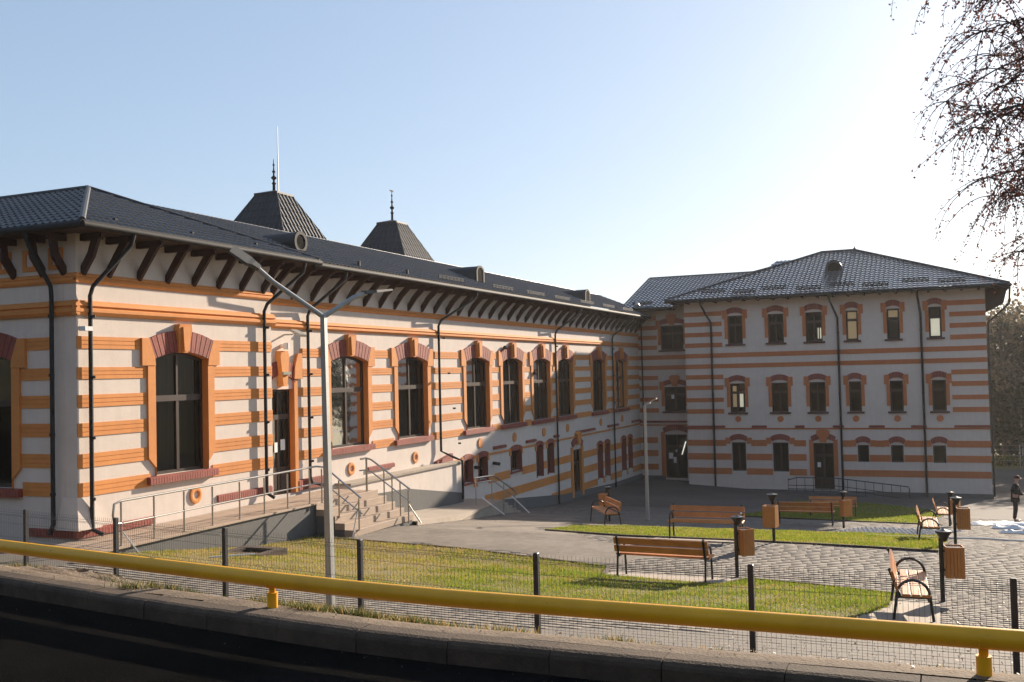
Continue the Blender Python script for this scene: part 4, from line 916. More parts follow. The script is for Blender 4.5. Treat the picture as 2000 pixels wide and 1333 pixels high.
# ------------------------------------------------------------------ raised walkway and steps
wk = thing('raised_walkway', 'beige tiled raised walkway with grey side wall and steps along the striped building', 'walkway', (-15.6, 19, -4))
y = 14.2; 
build('side_wall', MB().box((-16.42, 14.2, -4.6), (-14.93, 24.6, -3.262)), M['plinth'], wk)
y = 14.18; i = 0
while y < 24.55:
    for a, b in ((-16.44, -15.92), (-15.915, -15.4), (-15.395, -14.88)):
        build('floor_tile', MB().bevbox((a+.003, y+.003, -3.262), (b-.003, min(y+.65, 24.6)-.003, -3.22), .004), M['tiles'], wk)
    y += .65; i += 1
for k in range(4):
    x0 = -14.88+.285*k; z = -3.22-.165*(k+1)
    build('step', MB().box((x0-.02, 21.72, -4.6), (x0+.265, 24.75, z-.03)), M['plinth'], wk)
    build('step_tread', MB().bevbox((x0-.01, 21.70, z-.165), (x0+.285, 24.77, z), .006), M['tiles'], wk)
build('step_tread', MB().bevbox((-14.9, 21.70, -3.39), (-14.872, 24.77, -3.221), .004), M['tiles'], wk)
def rail(pts, m, r=.022): return build('handrail', MB().tube(pts, r, 8), m, RT, smooth=True)
def post(p, h, m, r=.02, name='post'): return build(name, MB().tube([p, (p[0], p[1], p[2]+h)], r, 8).lathe([(r*2, 0), (r*2, .01)], p, 8), m, RT, smooth=True)
RT = thing('walkway_railing', 'stainless steel two-bar railing along the raised walkway and down the near side of the steps', 'railing', (-15, 18, -3.2))
ys = [15.16, 16.06, 16.95, 17.86, 18.8, 19.72, 20.65, 21.59]
for yy in ys: post((-15.0, yy, -3.22), .86, M['steel'])
post((-15, 22.07, -3.22), .86, M['steel']) if False else post((-14.8, 21.85, -3.23), .88, M['steel'])
rail([(-15, 15.16, -2.78), (-15, 14.98, -2.76), (-15, 14.95, -2.6), (-15, 14.98, -2.38), (-15, 15.16, -2.34), (-15, 21.45, -2.30), (-14.9, 21.75, -2.28), (-14.7, 21.87, -2.31), (-13.65, 21.89, -3.08)], M['steel'], .024)
rail([(-15, 15.16, -2.79), (-15, 21.5, -2.74), (-14.9, 21.76, -2.72), (-14.75, 21.87, -2.72), (-13.62, 21.9, -3.48)], M['steel'], .018)
post((-14.3, 21.88, -3.6), .96, M['steel']); post((-13.72, 21.9, -3.9), .82, M['steel'])
build('brace', MB().tube([(-15.0, 15.2, -2.95), (-14.75, 15.5, -3.55)], .018, 6), M['plastic'], RT)
build('brace', MB().tube([(-13.75, 21.9, -3.35), (-13.65, 21.45, -4.03)], .016, 6), M['steel'], RT)
RT = thing('step_railing', 'steel two-bar railing running down the far side of the steps', 'railing', (-14.9, 24.3, -3.2))
post((-14.95, 24.3, -3.22), .92, M['steel'], .03); post((-14.4, 24.32, -3.56), .95, M['steel']); post((-14.15, 24.33, -3.72), .98, M['steel']); post((-13.9, 24.34, -3.9), .98, M['steel']); post((-13.68, 24.4, -4.08), .92, M['steel'])
rail([(-15.02, 24.1, -2.3), (-14.95, 24.3, -2.29), (-14.8, 24.31, -2.33), (-13.6, 24.38, -3.15)], M['steel'], .026)
rail([(-15.04, 24.08, -2.62), (-14.95, 24.3, -2.62), (-14.8, 24.31, -2.67), (-13.6, 24.38, -3.5)], M['steel'], .02)
for dx, dy in ((.1, .45), (.35, .1)): build('brace', MB().tube([(-13.68, 24.4, -3.55), (-13.68+dx, 24.4+dy, -4.1)], .016, 6), M['steel'], RT)

# raised path beyond the steps, and the few steps down to the court
PY = [24.8, 28.35, 32.1, 34.2]; PX = [-13.66, -14.24, -14.79, -15.16]; PZ = [-4.09, -4.45, -4.66, -4.70]; V = []; F = []
for i in range(31):
    y = 24.8+9.4*i/30; V += [(-16.62, y, float(np.interp(y, PY, PZ))), (float(np.interp(y, PY, PX)), y, float(np.interp(y, PY, PZ)))]
F = [(2*i, 2*i+1, 2*i+3, 2*i+2) for i in range(30)]
npmesh('path', V, F, M['conc'], kind='structure')
build('path_edge', MB().prism([(-13.62, 24.8, -4.7), (-15.12, 34.2, -5.7), (-15.12, 34.2, -4.695), (-14.75, 32.1, -4.655), (-14.2, 28.35, -4.445), (-13.62, 24.8, -4.085)], (-.045, 0, 0)), M['conc'], kind='structure')
st2 = thing('lower_steps', 'low concrete steps down from the raised path to the shaded court', 'steps', (-15.8, 35, -5.3))
for k in range(4): build('step', MB().box((-16.72, 34.2+.4*k, -6), (-15.1, 34.6+.4*k, -4.86-.15*k)), M['conc'], st2)
RT = thing('lower_step_railing', 'short steel railing with two sloping bars and white braces at the low steps', 'railing', (-15, 33.5, -4.7))
rail([(-15.05, 33.2, -3.69), (-15.35, 32.3, -3.7), (-15.35, 32.3, -3.86)], M['steel'], .03); rail([(-15.05, 33.2, -3.69), (-15.0, 35.1, -4.5), (-15.0, 35.1, -4.66)], M['steel'], .028)
rail([(-15.35, 32.3, -3.88), (-15.05, 33.15, -3.86), (-15.0, 35.0, -4.72)], M['steel'], .022)
for p, h in (((-15.35, 32.3, -4.7), 1.0), ((-15.08, 33.1, -4.72), 1.02), ((-15.0, 34.0, -4.95), .9), ((-15.0, 35.0, -5.25), .75)): post(p, h, M['steel'])
build('brace', MB().tube([(-15.2, 32.5, -4.42), (-14.3, 32.4, -4.98)], .022, 6), M['plastic'], RT); build('brace', MB().tube([(-15.0, 34.7, -4.62), (-14.0, 34.0, -5.13)], .022, 6), M['plastic'], RT)

# ramp with dark railing before the door of the three storey building
rb = thing('door_ramp', 'low grey ramp with landing before the dark door of the three storey building', 'ramp', (-5, 56, -7))
build('ramp_body', MB().prism([(-7.8, 56.0, -7.3), (-1.6, 56.0, -7.3), (-1.6, 56.0, -7.13), (-5.2, 56.0, -6.8), (-7.8, 56.0, -6.8)], (0, .93, 0)), M['plinth'], rb)
RT = thing('ramp_railing', 'dark metal railing with thin bars in front of the three storey building', 'railing', (-5, 56, -6.9))
def rz_(x): return float(np.interp(x, [-7.8, -5.2, -1.6], [-6.8, -6.8, -7.13]))
rail([(-7.75, 56.9, -6.2), (-7.75, 56.05, -6.16), (-7.3, 56.05, -6.02), (-5.2, 56.05, -6.02), (-1.66, 56.05, -6.40), (-1.6, 56.05, -6.5), (-1.6, 56.05, -7.1)], M['black'], .028)
for q in (.42, .62): rail([(-7.75, 56.05, -6.05-q*.95), (-5.2, 56.05, -6.02-q), (-1.62, 56.05, -6.42-q)], M['black'], .02)
x = -7.75
while x < -1.6: build('bar', MB().tube([(x, 56.05, rz_(x)-.05), (x, 56.05, rz_(x)+.76)], .017, 5), M['black'], RT); x += .44

# ------------------------------------------------------------------ lamps
lp = thing('street_lamp', 'tall square steel double-arm lamp on the verge behind the yellow pipe', 'lamp', (-7.84, 11.75, -3.26))
def T(o, pts, r, m, name, n=8, sq=False, smooth=True): return build(name, MB().tube(pts, r, n, square=sq), m, o, smooth=smooth)
b0 = Vector((-7.84, 11.75, -3.26)); t0 = Vector((-7.88, 11.75, .855))
T(lp, [b0, t0+Vector((0, 0, .03))], [.05, .034], M['galv'], 'pole', 4, True, False)
build('base_plate', MB().box((b0.x-.13, b0.y-.13, b0.z-.02), (b0.x+.13, b0.y+.13, b0.z+.015)), M['galv'], lp)
# arm ends found from the photograph: left head nearer the camera, right head farther
def arm(mid, end, tip, tw=0):
    T(lp, [t0, mid, end], .035, M['galv'], 'lamp_arm')
    d = (Vector(tip)-Vector(end)); L = d.length; d.normalize(); s = d.cross(Vector((0, 0, 1))).normalized(); s = (Matrix.Rotation(math.radians(tw), 3, d) @ s).normalized(); up = s.cross(d)
    mb = MB(); P = []
    for k, w, h in ((-.05, .05, .04), (.06, .07, .04), (.12, .11, .03), (L, .11, .02)):
        c = Vector(end)+d*k; P += [c-s*w-up*h*.3, c+s*w-up*h*.3, c+s*w*.9+up*h, c-s*w*.9+up*h]
    fs = [(0,1,2,3), (12,13,14,15)]
    for i in range(3): fs += [(i*4+k, i*4+(k+1) % 4, i*4+4+(k+1) % 4, i*4+4+k) for k in range(4)]
    mb.add(P, fs); hd = build('lamp_head', mb, M['lamphead'], lp)
    a = Vector(end)+d*.16; b = Vector(end)+d*(L-.04); build('lamp_lens', MB().add([a-s*.085-up*.02, a+s*.085-up*.02, b+s*.085-up*.02, b-s*.085-up*.02], [(0,1,2,3)]), M['lampw'], hd)
def atray(px, py, Y):
    d = f_*1943.5+r2*(px-1000)-u2*(py-666.5); return d*(Y/d.y)
arm(atray(533, 551, 11.35), atray(500, 522, 11.15), atray(452, 487, 10.95), -38); arm(atray(690, 582, 12.1), atray(715, 573, 12.3), atray(757, 568, 12.75))
def post_lamp(px, pby, y, h, label, headdir):
    p = atray(px, pby, y); p.z = G(p.x, p.y); l = thing('street_lamp', label, 'lamp', p)
    T(l, [p, p+Vector((0, 0, h))], [.07, .05], M['galv'], 'pole', 8)
    e = p+Vector((0, 0, h)); q = e+Vector(headdir); T(l, [e-Vector((0,0,.03)), e.lerp(q, .45)], .035, M['galv'], 'lamp_arm')
    d = (q-e).normalized(); s = d.cross(Vector((0, 0, 1))).normalized()*.13; a = e.lerp(q, .35)
    build('lamp_head', MB().prism([a-s*.5, a+s*.5, q+s, q-s], (0, 0, .05)), M['galv'], l)
post_lamp(1265.4, 1017, 33.5, 3.95, 'slim galvanised lamp post standing alone in the middle of the court', (.42, .05, .2))
post_lamp(1999, 912, 85, 4.5, 'distant grey lamp post at the right edge beyond the yard', (-.95, 0, .2))
lp['group'] = 'lamp posts'

# ------------------------------------------------------------------ fence
fx = [-16.7, -14.35, -11.95, -9.5, -7.0, -4.42, -1.93, .6, 3.1, 5.6]
fp = [(x, float(cfence(x))) for x in fx]; FT = -2.13
fe = thing('mesh_fence', 'dark welded wire mesh panel fence on black posts in front of the lawn', 'fence', (-4.4, 10.9, -3.1))
for x, y in fp:
    z0 = G(x, y)-.12
    build('post', MB().bevbox((x-.03, y-.03, z0), (x+.03, y+.03, FT+.02), .008), M['postm'], fe)
for (x0, y0), (x1, y1) in zip(fp, fp[1:]):
    a = Vector((x0, y0, 0)); b = Vector((x1, y1, 0)); d = (b-a).normalized(); L = (b-a).length; nn = Vector((-d.y, d.x, 0)); mb = MB()
    if nn.y > 0: nn = -nn
    bot = max(-3.09, -3.12); n = int(L/.05); w = .0017
    zs = [FT+.01, FT-.05, FT-.075, FT-.10, -2.55, -2.6, -2.625, -2.65, bot+.13, bot+.1, bot]; of = [0, 0, .03, 0, 0, 0, .03, 0, 0, 0, 0]
    off = nn*.038
    for i in range(1, n):
        p = a+d*(i*L/n)+off; pts = [p+nn*o+Vector((0, 0, z)) for z, o in zip(zs, of)]
        vs = [v for q in pts for v in (q-d*w-nn*w*.6, q+d*w-nn*w*.6, q+nn*w)]
        mb.add(vs, [(k*3+j, k*3+(j+1) % 3, k*3+3+(j+1) % 3, k*3+3+j) for k in range(len(pts)-1) for j in range(3)])
    for z, o in ((FT-.05, 0), (FT-.075, .03), (FT-.10, 0), (-2.36, 0), (-2.6, 0), (-2.65, 0), (-2.87, 0), (bot+.03, 0)):
        p = a+d*.03+off+nn*o+Vector((0, 0, z)); q = b-d*.03+off+nn*o+Vector((0, 0, z)); h = .002
        mb.add([p-nn*h, p+nn*h, p+Vector((0,0,2*h)), q-nn*h, q+nn*h, q+Vector((0,0,2*h))], [(0,1,4,3),(1,2,5,4),(2,0,3,5)])
    build('wire_panel', mb, M['wire'], fe)

# ------------------------------------------------------------------ yellow gas pipe
yp = thing('yellow_pipe', 'thick yellow steel pipe carried low along the kerb across the whole foreground', 'pipe', (-4, 8.7, -2.4))
def py_(x): return float(cfence(x))-2.27
pts = [(x, py_(x), -2.15) for x in np.linspace(-18, 7, 60)]
build('pipe', MB().tube(pts, .084, 24), M['yellow'], yp, smooth=True)
for x in (-15.3, -6.42, -.43+.0):
    pass
for px in (533, 1921):
    x = [q for q in np.linspace(-18, 7, 2500) if abs((Vector((q, py_(q), -2.15)).dot(r2)/Vector((q, py_(q), -2.15)).dot(f_))*1943.5+1000-px) < 1.5][0]
    yy = py_(x); s = build('support', MB().tube([(x, yy, -2.75), (x, yy, -2.29)], .057, 16), M['yellow'], yp, smooth=True)
    build('saddle', MB().box((x-.035, yy-.006, -2.295), (x+.035, yy+.006, -2.22)).tube([(x-.03, yy-.092, -2.15), (x-.03, yy-.06, -2.22), (x-.03, yy, -2.242), (x-.03, yy+.06, -2.22)], .008, 6), M['yellow'], yp)
    build('cap_plate', MB().tube([(x, yy, -2.292), (x, yy, -2.285)], .06, 16), M['yellow'], yp)
for x in (-11.0, -2.6, 3.0): build('weld', MB().tube([(x-.006, py_(x-.006), -2.15), (x+.006, py_(x+.006), -2.15)], .087, 24), M['yellow'], yp, smooth=True)

# ------------------------------------------------------------------ benches
def make_bench():
    """local: length along x, seat facing -y (backrest at +y)"""
    t = thing('park_bench', '', 'bench', (0, 0, 0), 'wooden benches with black tube frames')
    for k, y in enumerate((-.21, -.08, .05)):
        o = build('seat_plank', MB().bevbox((-.9, y-.056, .425), (.9, y+.056, .462), .006), M['wood'], t, local=True)
    for z, y in ((.56, .175), (.71, .215)):
        c = math.cos(.27); s = math.sin(.27); mb = MB(); h = .062; th = .018
        P = [(-.9, y-h*s-th*c, z-h*c+th*s), (.9, y-h*s-th*c, z-h*c+th*s), (.9, y+h*s-th*c, z+h*c+th*s), (-.9, y+h*s-th*c, z+h*c+th*s)]
        mb.prism(P, (0, 2*th*c, -2*th*s)); build('back_plank', mb, M['wood'], t, local=True)
    for x in (-.84, .84):
        arc = [(x, .24, -.02), (x, .17, .44)]+[(x, -.045+.215*math.cos(math.pi*k/10)*1.0, .44+.21*math.sin(math.pi*k/10)) for k in range(1, 10)]+[(x, -.26, .44), (x, -.31, -.02)]
        build('side_frame', MB().tube(arc, .021, 8), M['black'], t, smooth=True, local=True)
        build('back_support', MB().tube([(x*.985, .13, .41), (x*.985, .265, .80)], .02, 4, square=True).box((x-.016, -.28, .392), (x+.016, .2, .424)), M['black'], t, local=True)
    build('cross_bar', MB().box((-.84, .215, .08), (.84, .235, .10)), M['black'], t, local=True) if False else None
    return t
bench0 = make_bench(); first = [True]
def put_bench(x, y, rz, label):
    if first[0]: first[0] = False; bench0.location = (x, y, G(x, y)+.01); bench0.rotation_euler = (0, 0, rz); bench0['label'] = label; return bench0
    return dup(bench0, (x, y, G(x, y)+.01), rz, label)
R = math.radians
put_bench(-4.86, 18.35, R(178.5), 'brown bench seen from behind on a pale pad by the near lawn')
put_bench(-5.3, 24.1, R(3), 'brown bench facing the camera at the kerb of the middle lawn')
put_bench(-.52, 15.95, R(93), 'nearest bench on the right, seen end-on with both black hoop armrests')
put_bench(-9.7, 29.9, R(-57), 'small bench turned sideways just left of the slim lamp post')
put_bench(-.42, 28.6, R(92), 'sunlit end-on bench behind the dark post with the wooden bin on the right')
put_bench(-.1, 38.6, R(92), 'farthest end-on bench at the right, partly in the building shadow')
put_bench(-4.15, 33.7, R(183), 'shaded bench seen from behind, low and dark beside the wooden bin')
put_bench(-4.0, 41.0, R(4), 'shaded bench in front of the ramp railing of the three storey building')

# ------------------------------------------------------------------ litter bins with ash bowl on a post
def make_bin():
    """local: bin hangs on the +x side of the post"""
    t = thing('litter_bin', '', 'bin', (0, 0, 0), 'wooden litter bins on black posts')
    build('post', MB().tube([(0, 0, -.03), (0, 0, 1.02)], .036, 12), M['black'], t, smooth=True, local=True)
    build('ash_bowl', MB().lathe([(.036, .97), (.055, 1.0), (.095, 1.08), (.125, 1.115), (.13, 1.14), (.05, 1.15), (.02, 1.17)], (.045, 0, 0), 16), M['black'], t, smooth=True, local=True)
    w, d = .13, .14; x0 = .06
    bx = build('bin_body', MB().box((x0+.02, -d+.02, .42), (x0+2*w-.02, d-.02, .88)).box((.03, -.02, .50), (x0+.03, .02, .53)).box((.03, -.02, .80), (x0+.03, .02, .83)), M['black'], t, local=True)
    n = 5
    for s in (-1, 1):
        for k in range(n):
            a = x0+2*w*k/n+.003; b = x0+2*w*(k+1)/n-.003; build('slat', MB().box((a, s*d-.009, .40), (b, s*d+.009, .90)), M['binwood'], bx, local=True)
        xs = x0-.002 if s < 0 else x0+2*w+.002
        for k in range(n):
            a = -d+.012+(2*d-.024)*k/n+.003; b = -d+.012+(2*d-.024)*(k+1)/n-.003; build('slat', MB().box((xs-.008, a, .40), (xs+.008, b, .90)), M['binwood'], bx, local=True)
    return t
bin0 = make_bin(); fb = [True]
def put_bin(px, py, y, rz, label):
    p = atray(px, py, y); z = G(p.x, p.y)
    if fb[0]: fb[0] = False; bin0.location = (p.x, p.y, z); bin0.rotation_euler = (0, 0, rz); bin0['label'] = label; return
    dup(bin0, (p.x, p.y, z), rz, label)
put_bin(1440, 1128, 19.3, R(48), 'wooden bin half hidden behind its black post, right of the bench seen from behind')
put_bin(1512, 1062, 23.9, R(-100), 'wooden bin under a dark ash bowl at the kerb of the middle lawn')
put_bin(1842, 1176, 17.6, R(8), 'largest wooden bin, right of the nearest end-on bench')
put_bin(1866, 1052, 26.0, R(5), 'smaller wooden bin with black post directly behind the sunlit end-on bench')
put_bin(1855, 1016, 36.5, R(-10), 'farthest bin on the right with a pale glint on its bowl')
put_bin(1190, 1000, 31.6, R(160), 'wooden bin behind the sideways bench left of the slim lamp post')
put_bin(1648, 1030, 33.0, R(-60), 'dark shaded bin beside the shaded benches in front of the ramp railing')

# ------------------------------------------------------------------ person
def person():
    px, py = 2.52, 42.6; z = G(px, py)
    t = thing('person', 'person in dark jacket and dark red cap standing in the sunny yard, hands forward', 'person', (px, py, z))
    def skin(name, pts, edges, m, lvl=2, root=0):
        me = bpy.data.meshes.new(name); me.from_pydata([p[:3] for p in pts], edges, [])
        o = bpy.data.objects.new(name, me); COL.objects.link(o)
        md = o.modifiers.new('s', 'SKIN')
        for i, p in enumerate(pts): me.skin_vertices[0].data[i].radius = (p[3], p[4] if len(p) > 4 else p[3])
        me.skin_vertices[0].data[root].use_root = True; o.modifiers.new('u', 'SUBSURF').levels = lvl; o.modifiers['u'].render_levels = lvl; md.use_smooth_shade = True
        dg = bpy.context.evaluated_depsgraph_get(); m2 = bpy.data.meshes.new_from_object(o.evaluated_get(dg)); bpy.data.objects.remove(o)
        m2.name = name; m2.materials.append(m); q = bpy.data.objects.new(name, m2); COL.objects.link(q); q.parent = t; return q
    # facing +x (profile), leaning slightly, arms forward
    P = [(0, 0, .93, .15, .13), (.02, 0, 1.12, .14, .15), (.03, 0, 1.32, .14, .19), (.05, 0, 1.44, .08, .10), (.065, 0, 1.52, .055), (.085, 0, 1.62, .09, .085), (.09, 0, 1.69, .075),
         (.0, .09, .88, .09), (.03, .10, .48, .062), (-.03, .11, .10, .045), (.10, .11, .04, .04),
         (.0, -.09, .88, .09), (-.01, -.10, .48, .062), (-.06, -.11, .10, .045), (.07, -.11, .04, .04),
         (.03, .2, 1.38, .06), (.05, .25, 1.12, .045), (.28, .2, 1.04, .034), (.36, .17, 1.03, .035),
         (.03, -.2, 1.38, .06), (.05, -.25, 1.12, .045), (.28, -.2, 1.06, .034), (.36, -.17, 1.06, .035)]
    E = [(0,1),(1,2),(2,3),(3,4),(4,5),(5,6),(0,7),(7,8),(8,9),(9,10),(0,11),(11,12),(12,13),(13,14),(2,15),(15,16),(16,17),(17,18),(2,19),(19,20),(20,21),(21,22)]
    skin('body', P, E, M['skin'])
    J = [(-.01, 0, .84, .155, .15), (.01, 0, 1.0, .16, .16), (.02, 0, 1.15, .15, .17), (.03, 0, 1.34, .15, .2), (.05, 0, 1.46, .085, .1),
         (.03, .21, 1.39, .075), (.05, .26, 1.12, .06), (.27, .2, 1.04, .048), (.03, -.21, 1.39, .075), (.05, -.26, 1.12, .06), (.27, -.2, 1.06, .048)]
    skin('jacket', J, [(0,1),(1,2),(2,3),(3,4),(3,5),(5,6),(6,7),(3,8),(8,9),(9,10)], M['cloth'], root=1)
    K = [(0, 0, .93, .15, .14), (.0, .09, .84, .10), (.03, .10, .48, .075), (-.03, .11, .09, .06), (0, -.09, .84, .10), (-.01, -.10, .48, .075), (-.06, -.11, .09, .06)]
    skin('trousers', K, [(0,1),(1,2),(2,3),(0,4),(4,5),(5,6)], M['trouser'])
    for y, x in ((.11, .03), (-.11, .0)): skin('shoe', [(x-.07, y, .045, .045, .045), (x+.05, y, .04, .045, .04), (x+.15, y, .03, .04, .03)], [(0,1),(1,2)], M['black'], 1)
    mb = MB().lathe([(.105, 1.645), (.108, 1.68), (.09, 1.735), (.04, 1.765), (.01, 1.77)], (.085, 0, 0), 14).prism([(.15, -.08, 1.65), (.27, -.05, 1.64), (.28, 0, 1.64), (.27, .05, 1.64), (.15, .08, 1.65)], (0, 0, .012))
    build('cap', mb, M['capm'], t, smooth=True, local=True)
    build('nose', MB().tube([(.165, 0, 1.625), (.205, 0, 1.60)], [.01, .016], 6), M['skin'], t, local=True)
    for y, zz in ((.17, 1.03), (-.17, 1.06)):
        for k in range(4): build('finger', MB().tube([(.37, y+(k-1.5)*.017, zz), (.42, y+(k-1.5)*.017, zz-.005), (.445, y+(k-1.5)*.015, zz-.03)], [.011, .009, .007], 6), M['skin'], t, local=True)
        build('thumb', MB().tube([(.34, y*.85, zz+.015), (.39, y*.72, zz+.02)], [.012, .009], 6), M['skin'], t, local=True)
    t.scale = (1.0, 1.0, 1.0)
person()

# ------------------------------------------------------------------ loose things on the ground
def sheetbag(x, y, L, w, rz, label, seed):
    rng = random.Random(seed); mb = MB(); n = 16; m_ = 6; z = G(x, y); vs = []; fs = []
    for i in range(n+1):
        for j in range(m_+1):
            u = -L/2+L*i/n; v = -w/2+w*j/m_+.08*math.sin(u*3+seed); h = .02+.13*max(0, math.sin(math.pi*j/m_))*(.4+rng.random()*.8)*(1 if 0 < i < n else .1)
            X = x+u*math.cos(rz)-v*math.sin(rz); Y = y+u*math.sin(rz)+v*math.cos(rz); vs.append((X, Y, G(X, Y)+h))
    for i in range(n):
        for j in range(m_): a = i*(m_+1)+j; fs.append((a, a+1, a+m_+2, a+m_+1))
    mb.add(vs, fs); o = build('plastic_sheet', mb, M['plastic'], smooth=True); return tag(o, label, 'plastic sheet', 'crumpled white sheets on the yard')
sheetbag(1.95, 38.6, 2.6, .7, .35, 'crumpled white plastic sheet on the paving just left of the standing person', 2)
sheetbag(2.6, 36.0, 2.4, .6, .15, 'crumpled white plastic sheet at the right frame edge in front of the standing person', 5)
sheetbag(2.3, 33.2, 1.6, .4, -.2, 'small flat dark-shadowed white sheet at the right frame edge', 9)
# white dotted net lying where the building shadow ends
mb = MB()
for i in range(11):
    for j in range(8):
        x = -2.9+i*.27+j*.09; y = 30.6+j*.42; z = G(x, y)
        mb.lathe([(.04, .0), (.045, .03), (.02, .06)], (x, y, z), 6)
for j in range(8): 
    y = 30.6+j*.42; mb.tube([(-2.9+j*.09+k*.9, y, G(-2.9+j*.09+k*.9, y)+.012) for k in range(4)], .006, 4)
tag(build('white_net', mb, M['plastic'], None), 'white knotted net spread over the paving at the edge of the building shadow', 'net')
hose = [(-2.0, 29.4), (-1.2, 28.9), (-.2, 29.3), (1.0, 29.7), (1.8, 29.2), (2.6, 29.5), (4, 29.0)]
hp = [(x, y, G(x, y)+.03) for x, y in hose]
tag(build('hose', MB().tube(hp, .025, 6), M['plastic'], smooth=True), 'thin white hose snaking over the sunlit paving on the right', 'hose')
# manhole frame in the near lawn
mh = thing('manhole', 'open concrete manhole frame sunk in the dry part of the near lawn', 'manhole', (-13.4, 17.2, -3.8))
gz = G(-13.4, 17.2)
build('frame', MB().box((-13.95, 16.75, gz-.1), (-12.85, 16.95, gz+.10)).box((-13.95, 17.45, gz-.1), (-12.85, 17.65, gz+.10)).box((-13.95, 16.951, gz-.1), (-13.75, 17.449, gz+.10)).box((-13.05, 16.951, gz-.1), (-12.85, 17.449, gz+.10)), M['kerbm'], mh)
build('pit', MB().box((-13.75, 16.95, gz-.05), (-13.05, 17.45, gz+.03)), M['dark'], mh)
tag(build('plastic_pipe', MB().tube([(-13.2, 15.6, G(-13.2, 15.6)+.04), (-12.65, 16.3, G(-12.6, 16.3)+.12)], .018, 6), M['plastic']), 'thin white plastic stick lying beside the manhole frame', 'pipe')
# dirt mounds and weeds on the verge
def mound(name, cx, cy, rx_, ry_, h, seed, label):
    rng = np.random.default_rng(seed); n = 34; th, rr = np.meshgrid(np.linspace(0, 2*np.pi, n+1), np.linspace(0, 1, 12)); X = cx+rx_*rr*np.cos(th)*(1+.15*np.sin(3*th+seed)); Y = cy+ry_*rr*np.sin(th)
    Z = zg(X, Y)-.012+h*(1-rr**2)*(1+.5*rng.normal(0, .5, X.shape)*(rr < .95)); Z[:, -1] = Z[:, 0]; V = np.stack([X, Y, Z], -1).reshape(-1, 3)
    i = np.arange(n)[None, :]+np.arange(11)[:, None]*(n+1); F = np.stack([i, i+1, i+n+2, i+n+1], -1).reshape(-1, 4)
    o = npmesh(name, V, F, M['soil'], None, 'stuff', smooth=False); o['label'] = label; return o
mound('soil_mound', -5.6, 9.9, 1.5, .55, .08, 1, 'heap of dry sandy soil on the verge behind the kerb'); mound('soil_mound', -10.6, 10.2, 1.5, .5, .09, 2, 'heap of brown soil on the verge at the left')
mound('soil_mound', -4.3, 10.05, .7, .4, .10, 3, 'small clump of brown earth by the fence')
def tufts(cx, cy, sx, sy, n, h, seed, mi, name='weeds'):
    n = int(n*.42); h *= .8
    rng = np.random.default_rng(seed); kx_ = rng.normal(cx, sx, 14); ky_ = rng.normal(cy, sy, 14); ki = rng.integers(0, 14, n); x = kx_[ki]+rng.normal(0, .13, n); y = ky_[ki]+rng.normal(0, .05, n); ok = (y > kf(x)+.3); x, y = x[ok], y[ok]; n = len(x); z = zg(x, y)-.01
    hh = h*rng.uniform(.3, 1.2, n); a = rng.uniform(0, 6.28, n); w = .004+.003*rng.random(n); b = rng.uniform(0, 6.28, n); ln = hh*rng.uniform(.2, .9, n)
    V = np.zeros((n, 3, 3)); V[:, 0] = np.stack([x-np.cos(a)*w, y-np.sin(a)*w, z], 1); V[:, 1] = np.stack([x+np.cos(a)*w, y+np.sin(a)*w, z], 1); V[:, 2] = np.stack([x+np.cos(b)*ln, y+np.sin(b)*ln, z+hh], 1)
    return npmesh(name, V.reshape(-1, 3), np.arange(3*n).reshape(-1, 3), [M['gw'], M['g3']], None, 'stuff', matidx=(rng.random(n) < mi*.6).astype(int))
tufts(-12.6, 10.2, 1.3, .35, 6000, .13, 21, .3); tufts(-9.6, 10.3, .5, .25, 3000, .14, 22, .3); tufts(-6.6, 9.3, 1.0, .25, 6500, .13, 23, .35); tufts(-5.7, 10.4, .5, .15, 2500, .2, 24, .6)
tufts(-4.9, 9.3, .9, .2, 3500, .11, 25, .7); tufts(-2.5, 9.6, 1.8, .3, 900, .08, 26, .7); tufts(-14.5, 14.6, .5, .2, 1500, .12, 27, .4); tufts(-14.2, 21.4, .5, .15, 1800, .1, 28, .3)
# pebbles and crumbs on road and verge
rng = np.random.default_rng(8); P = []; F = []
for k in range(330):
    if k < 40: x, y = rng.uniform(-11, 3), None; y = float(kf(x))-abs(rng.normal(0, .25)); z = -2.63
    else: x = rng.uniform(-13, 3); y = rng.uniform(float(kf(x))+.35, float(cfence(x))); z = G(x, y)
    s = rng.uniform(.004, .014); o = len(P); q = rng.normal(0, .25, 6)
    P += [(x+s*(1+q[0]), y, z), (x, y+s*(1+q[1]), z), (x-s*(1+q[2]), y, z), (x, y-s*(1+q[3]), z), (x, y, z+s*1.1)]; F += [(o, o+1, o+4), (o+1, o+2, o+4), (o+2, o+3, o+4), (o+3, o, o+4)]
npmesh('pebbles', P, F, M['kerbm'], None, 'stuff')

# ------------------------------------------------------------------ trees
def quads(C, size, rng, squash=1.0):
    n = len(C); a = rng.normal(size=(n, 3)); a /= np.linalg.norm(a, axis=1)[:, None]; b = rng.normal(size=(n, 3)); b -= (a*b).sum(1)[:, None]*a; b /= np.linalg.norm(b, axis=1)[:, None]
    s = (size*rng.uniform(.6, 1.3, n))[:, None]; a *= s; b *= s*.62
    V = np.stack([C-a, C+b*.9-a*.1, C+a, C-b*.9-a*.1], 1).reshape(-1, 3); return V, np.arange(4*n).reshape(-1, 4)
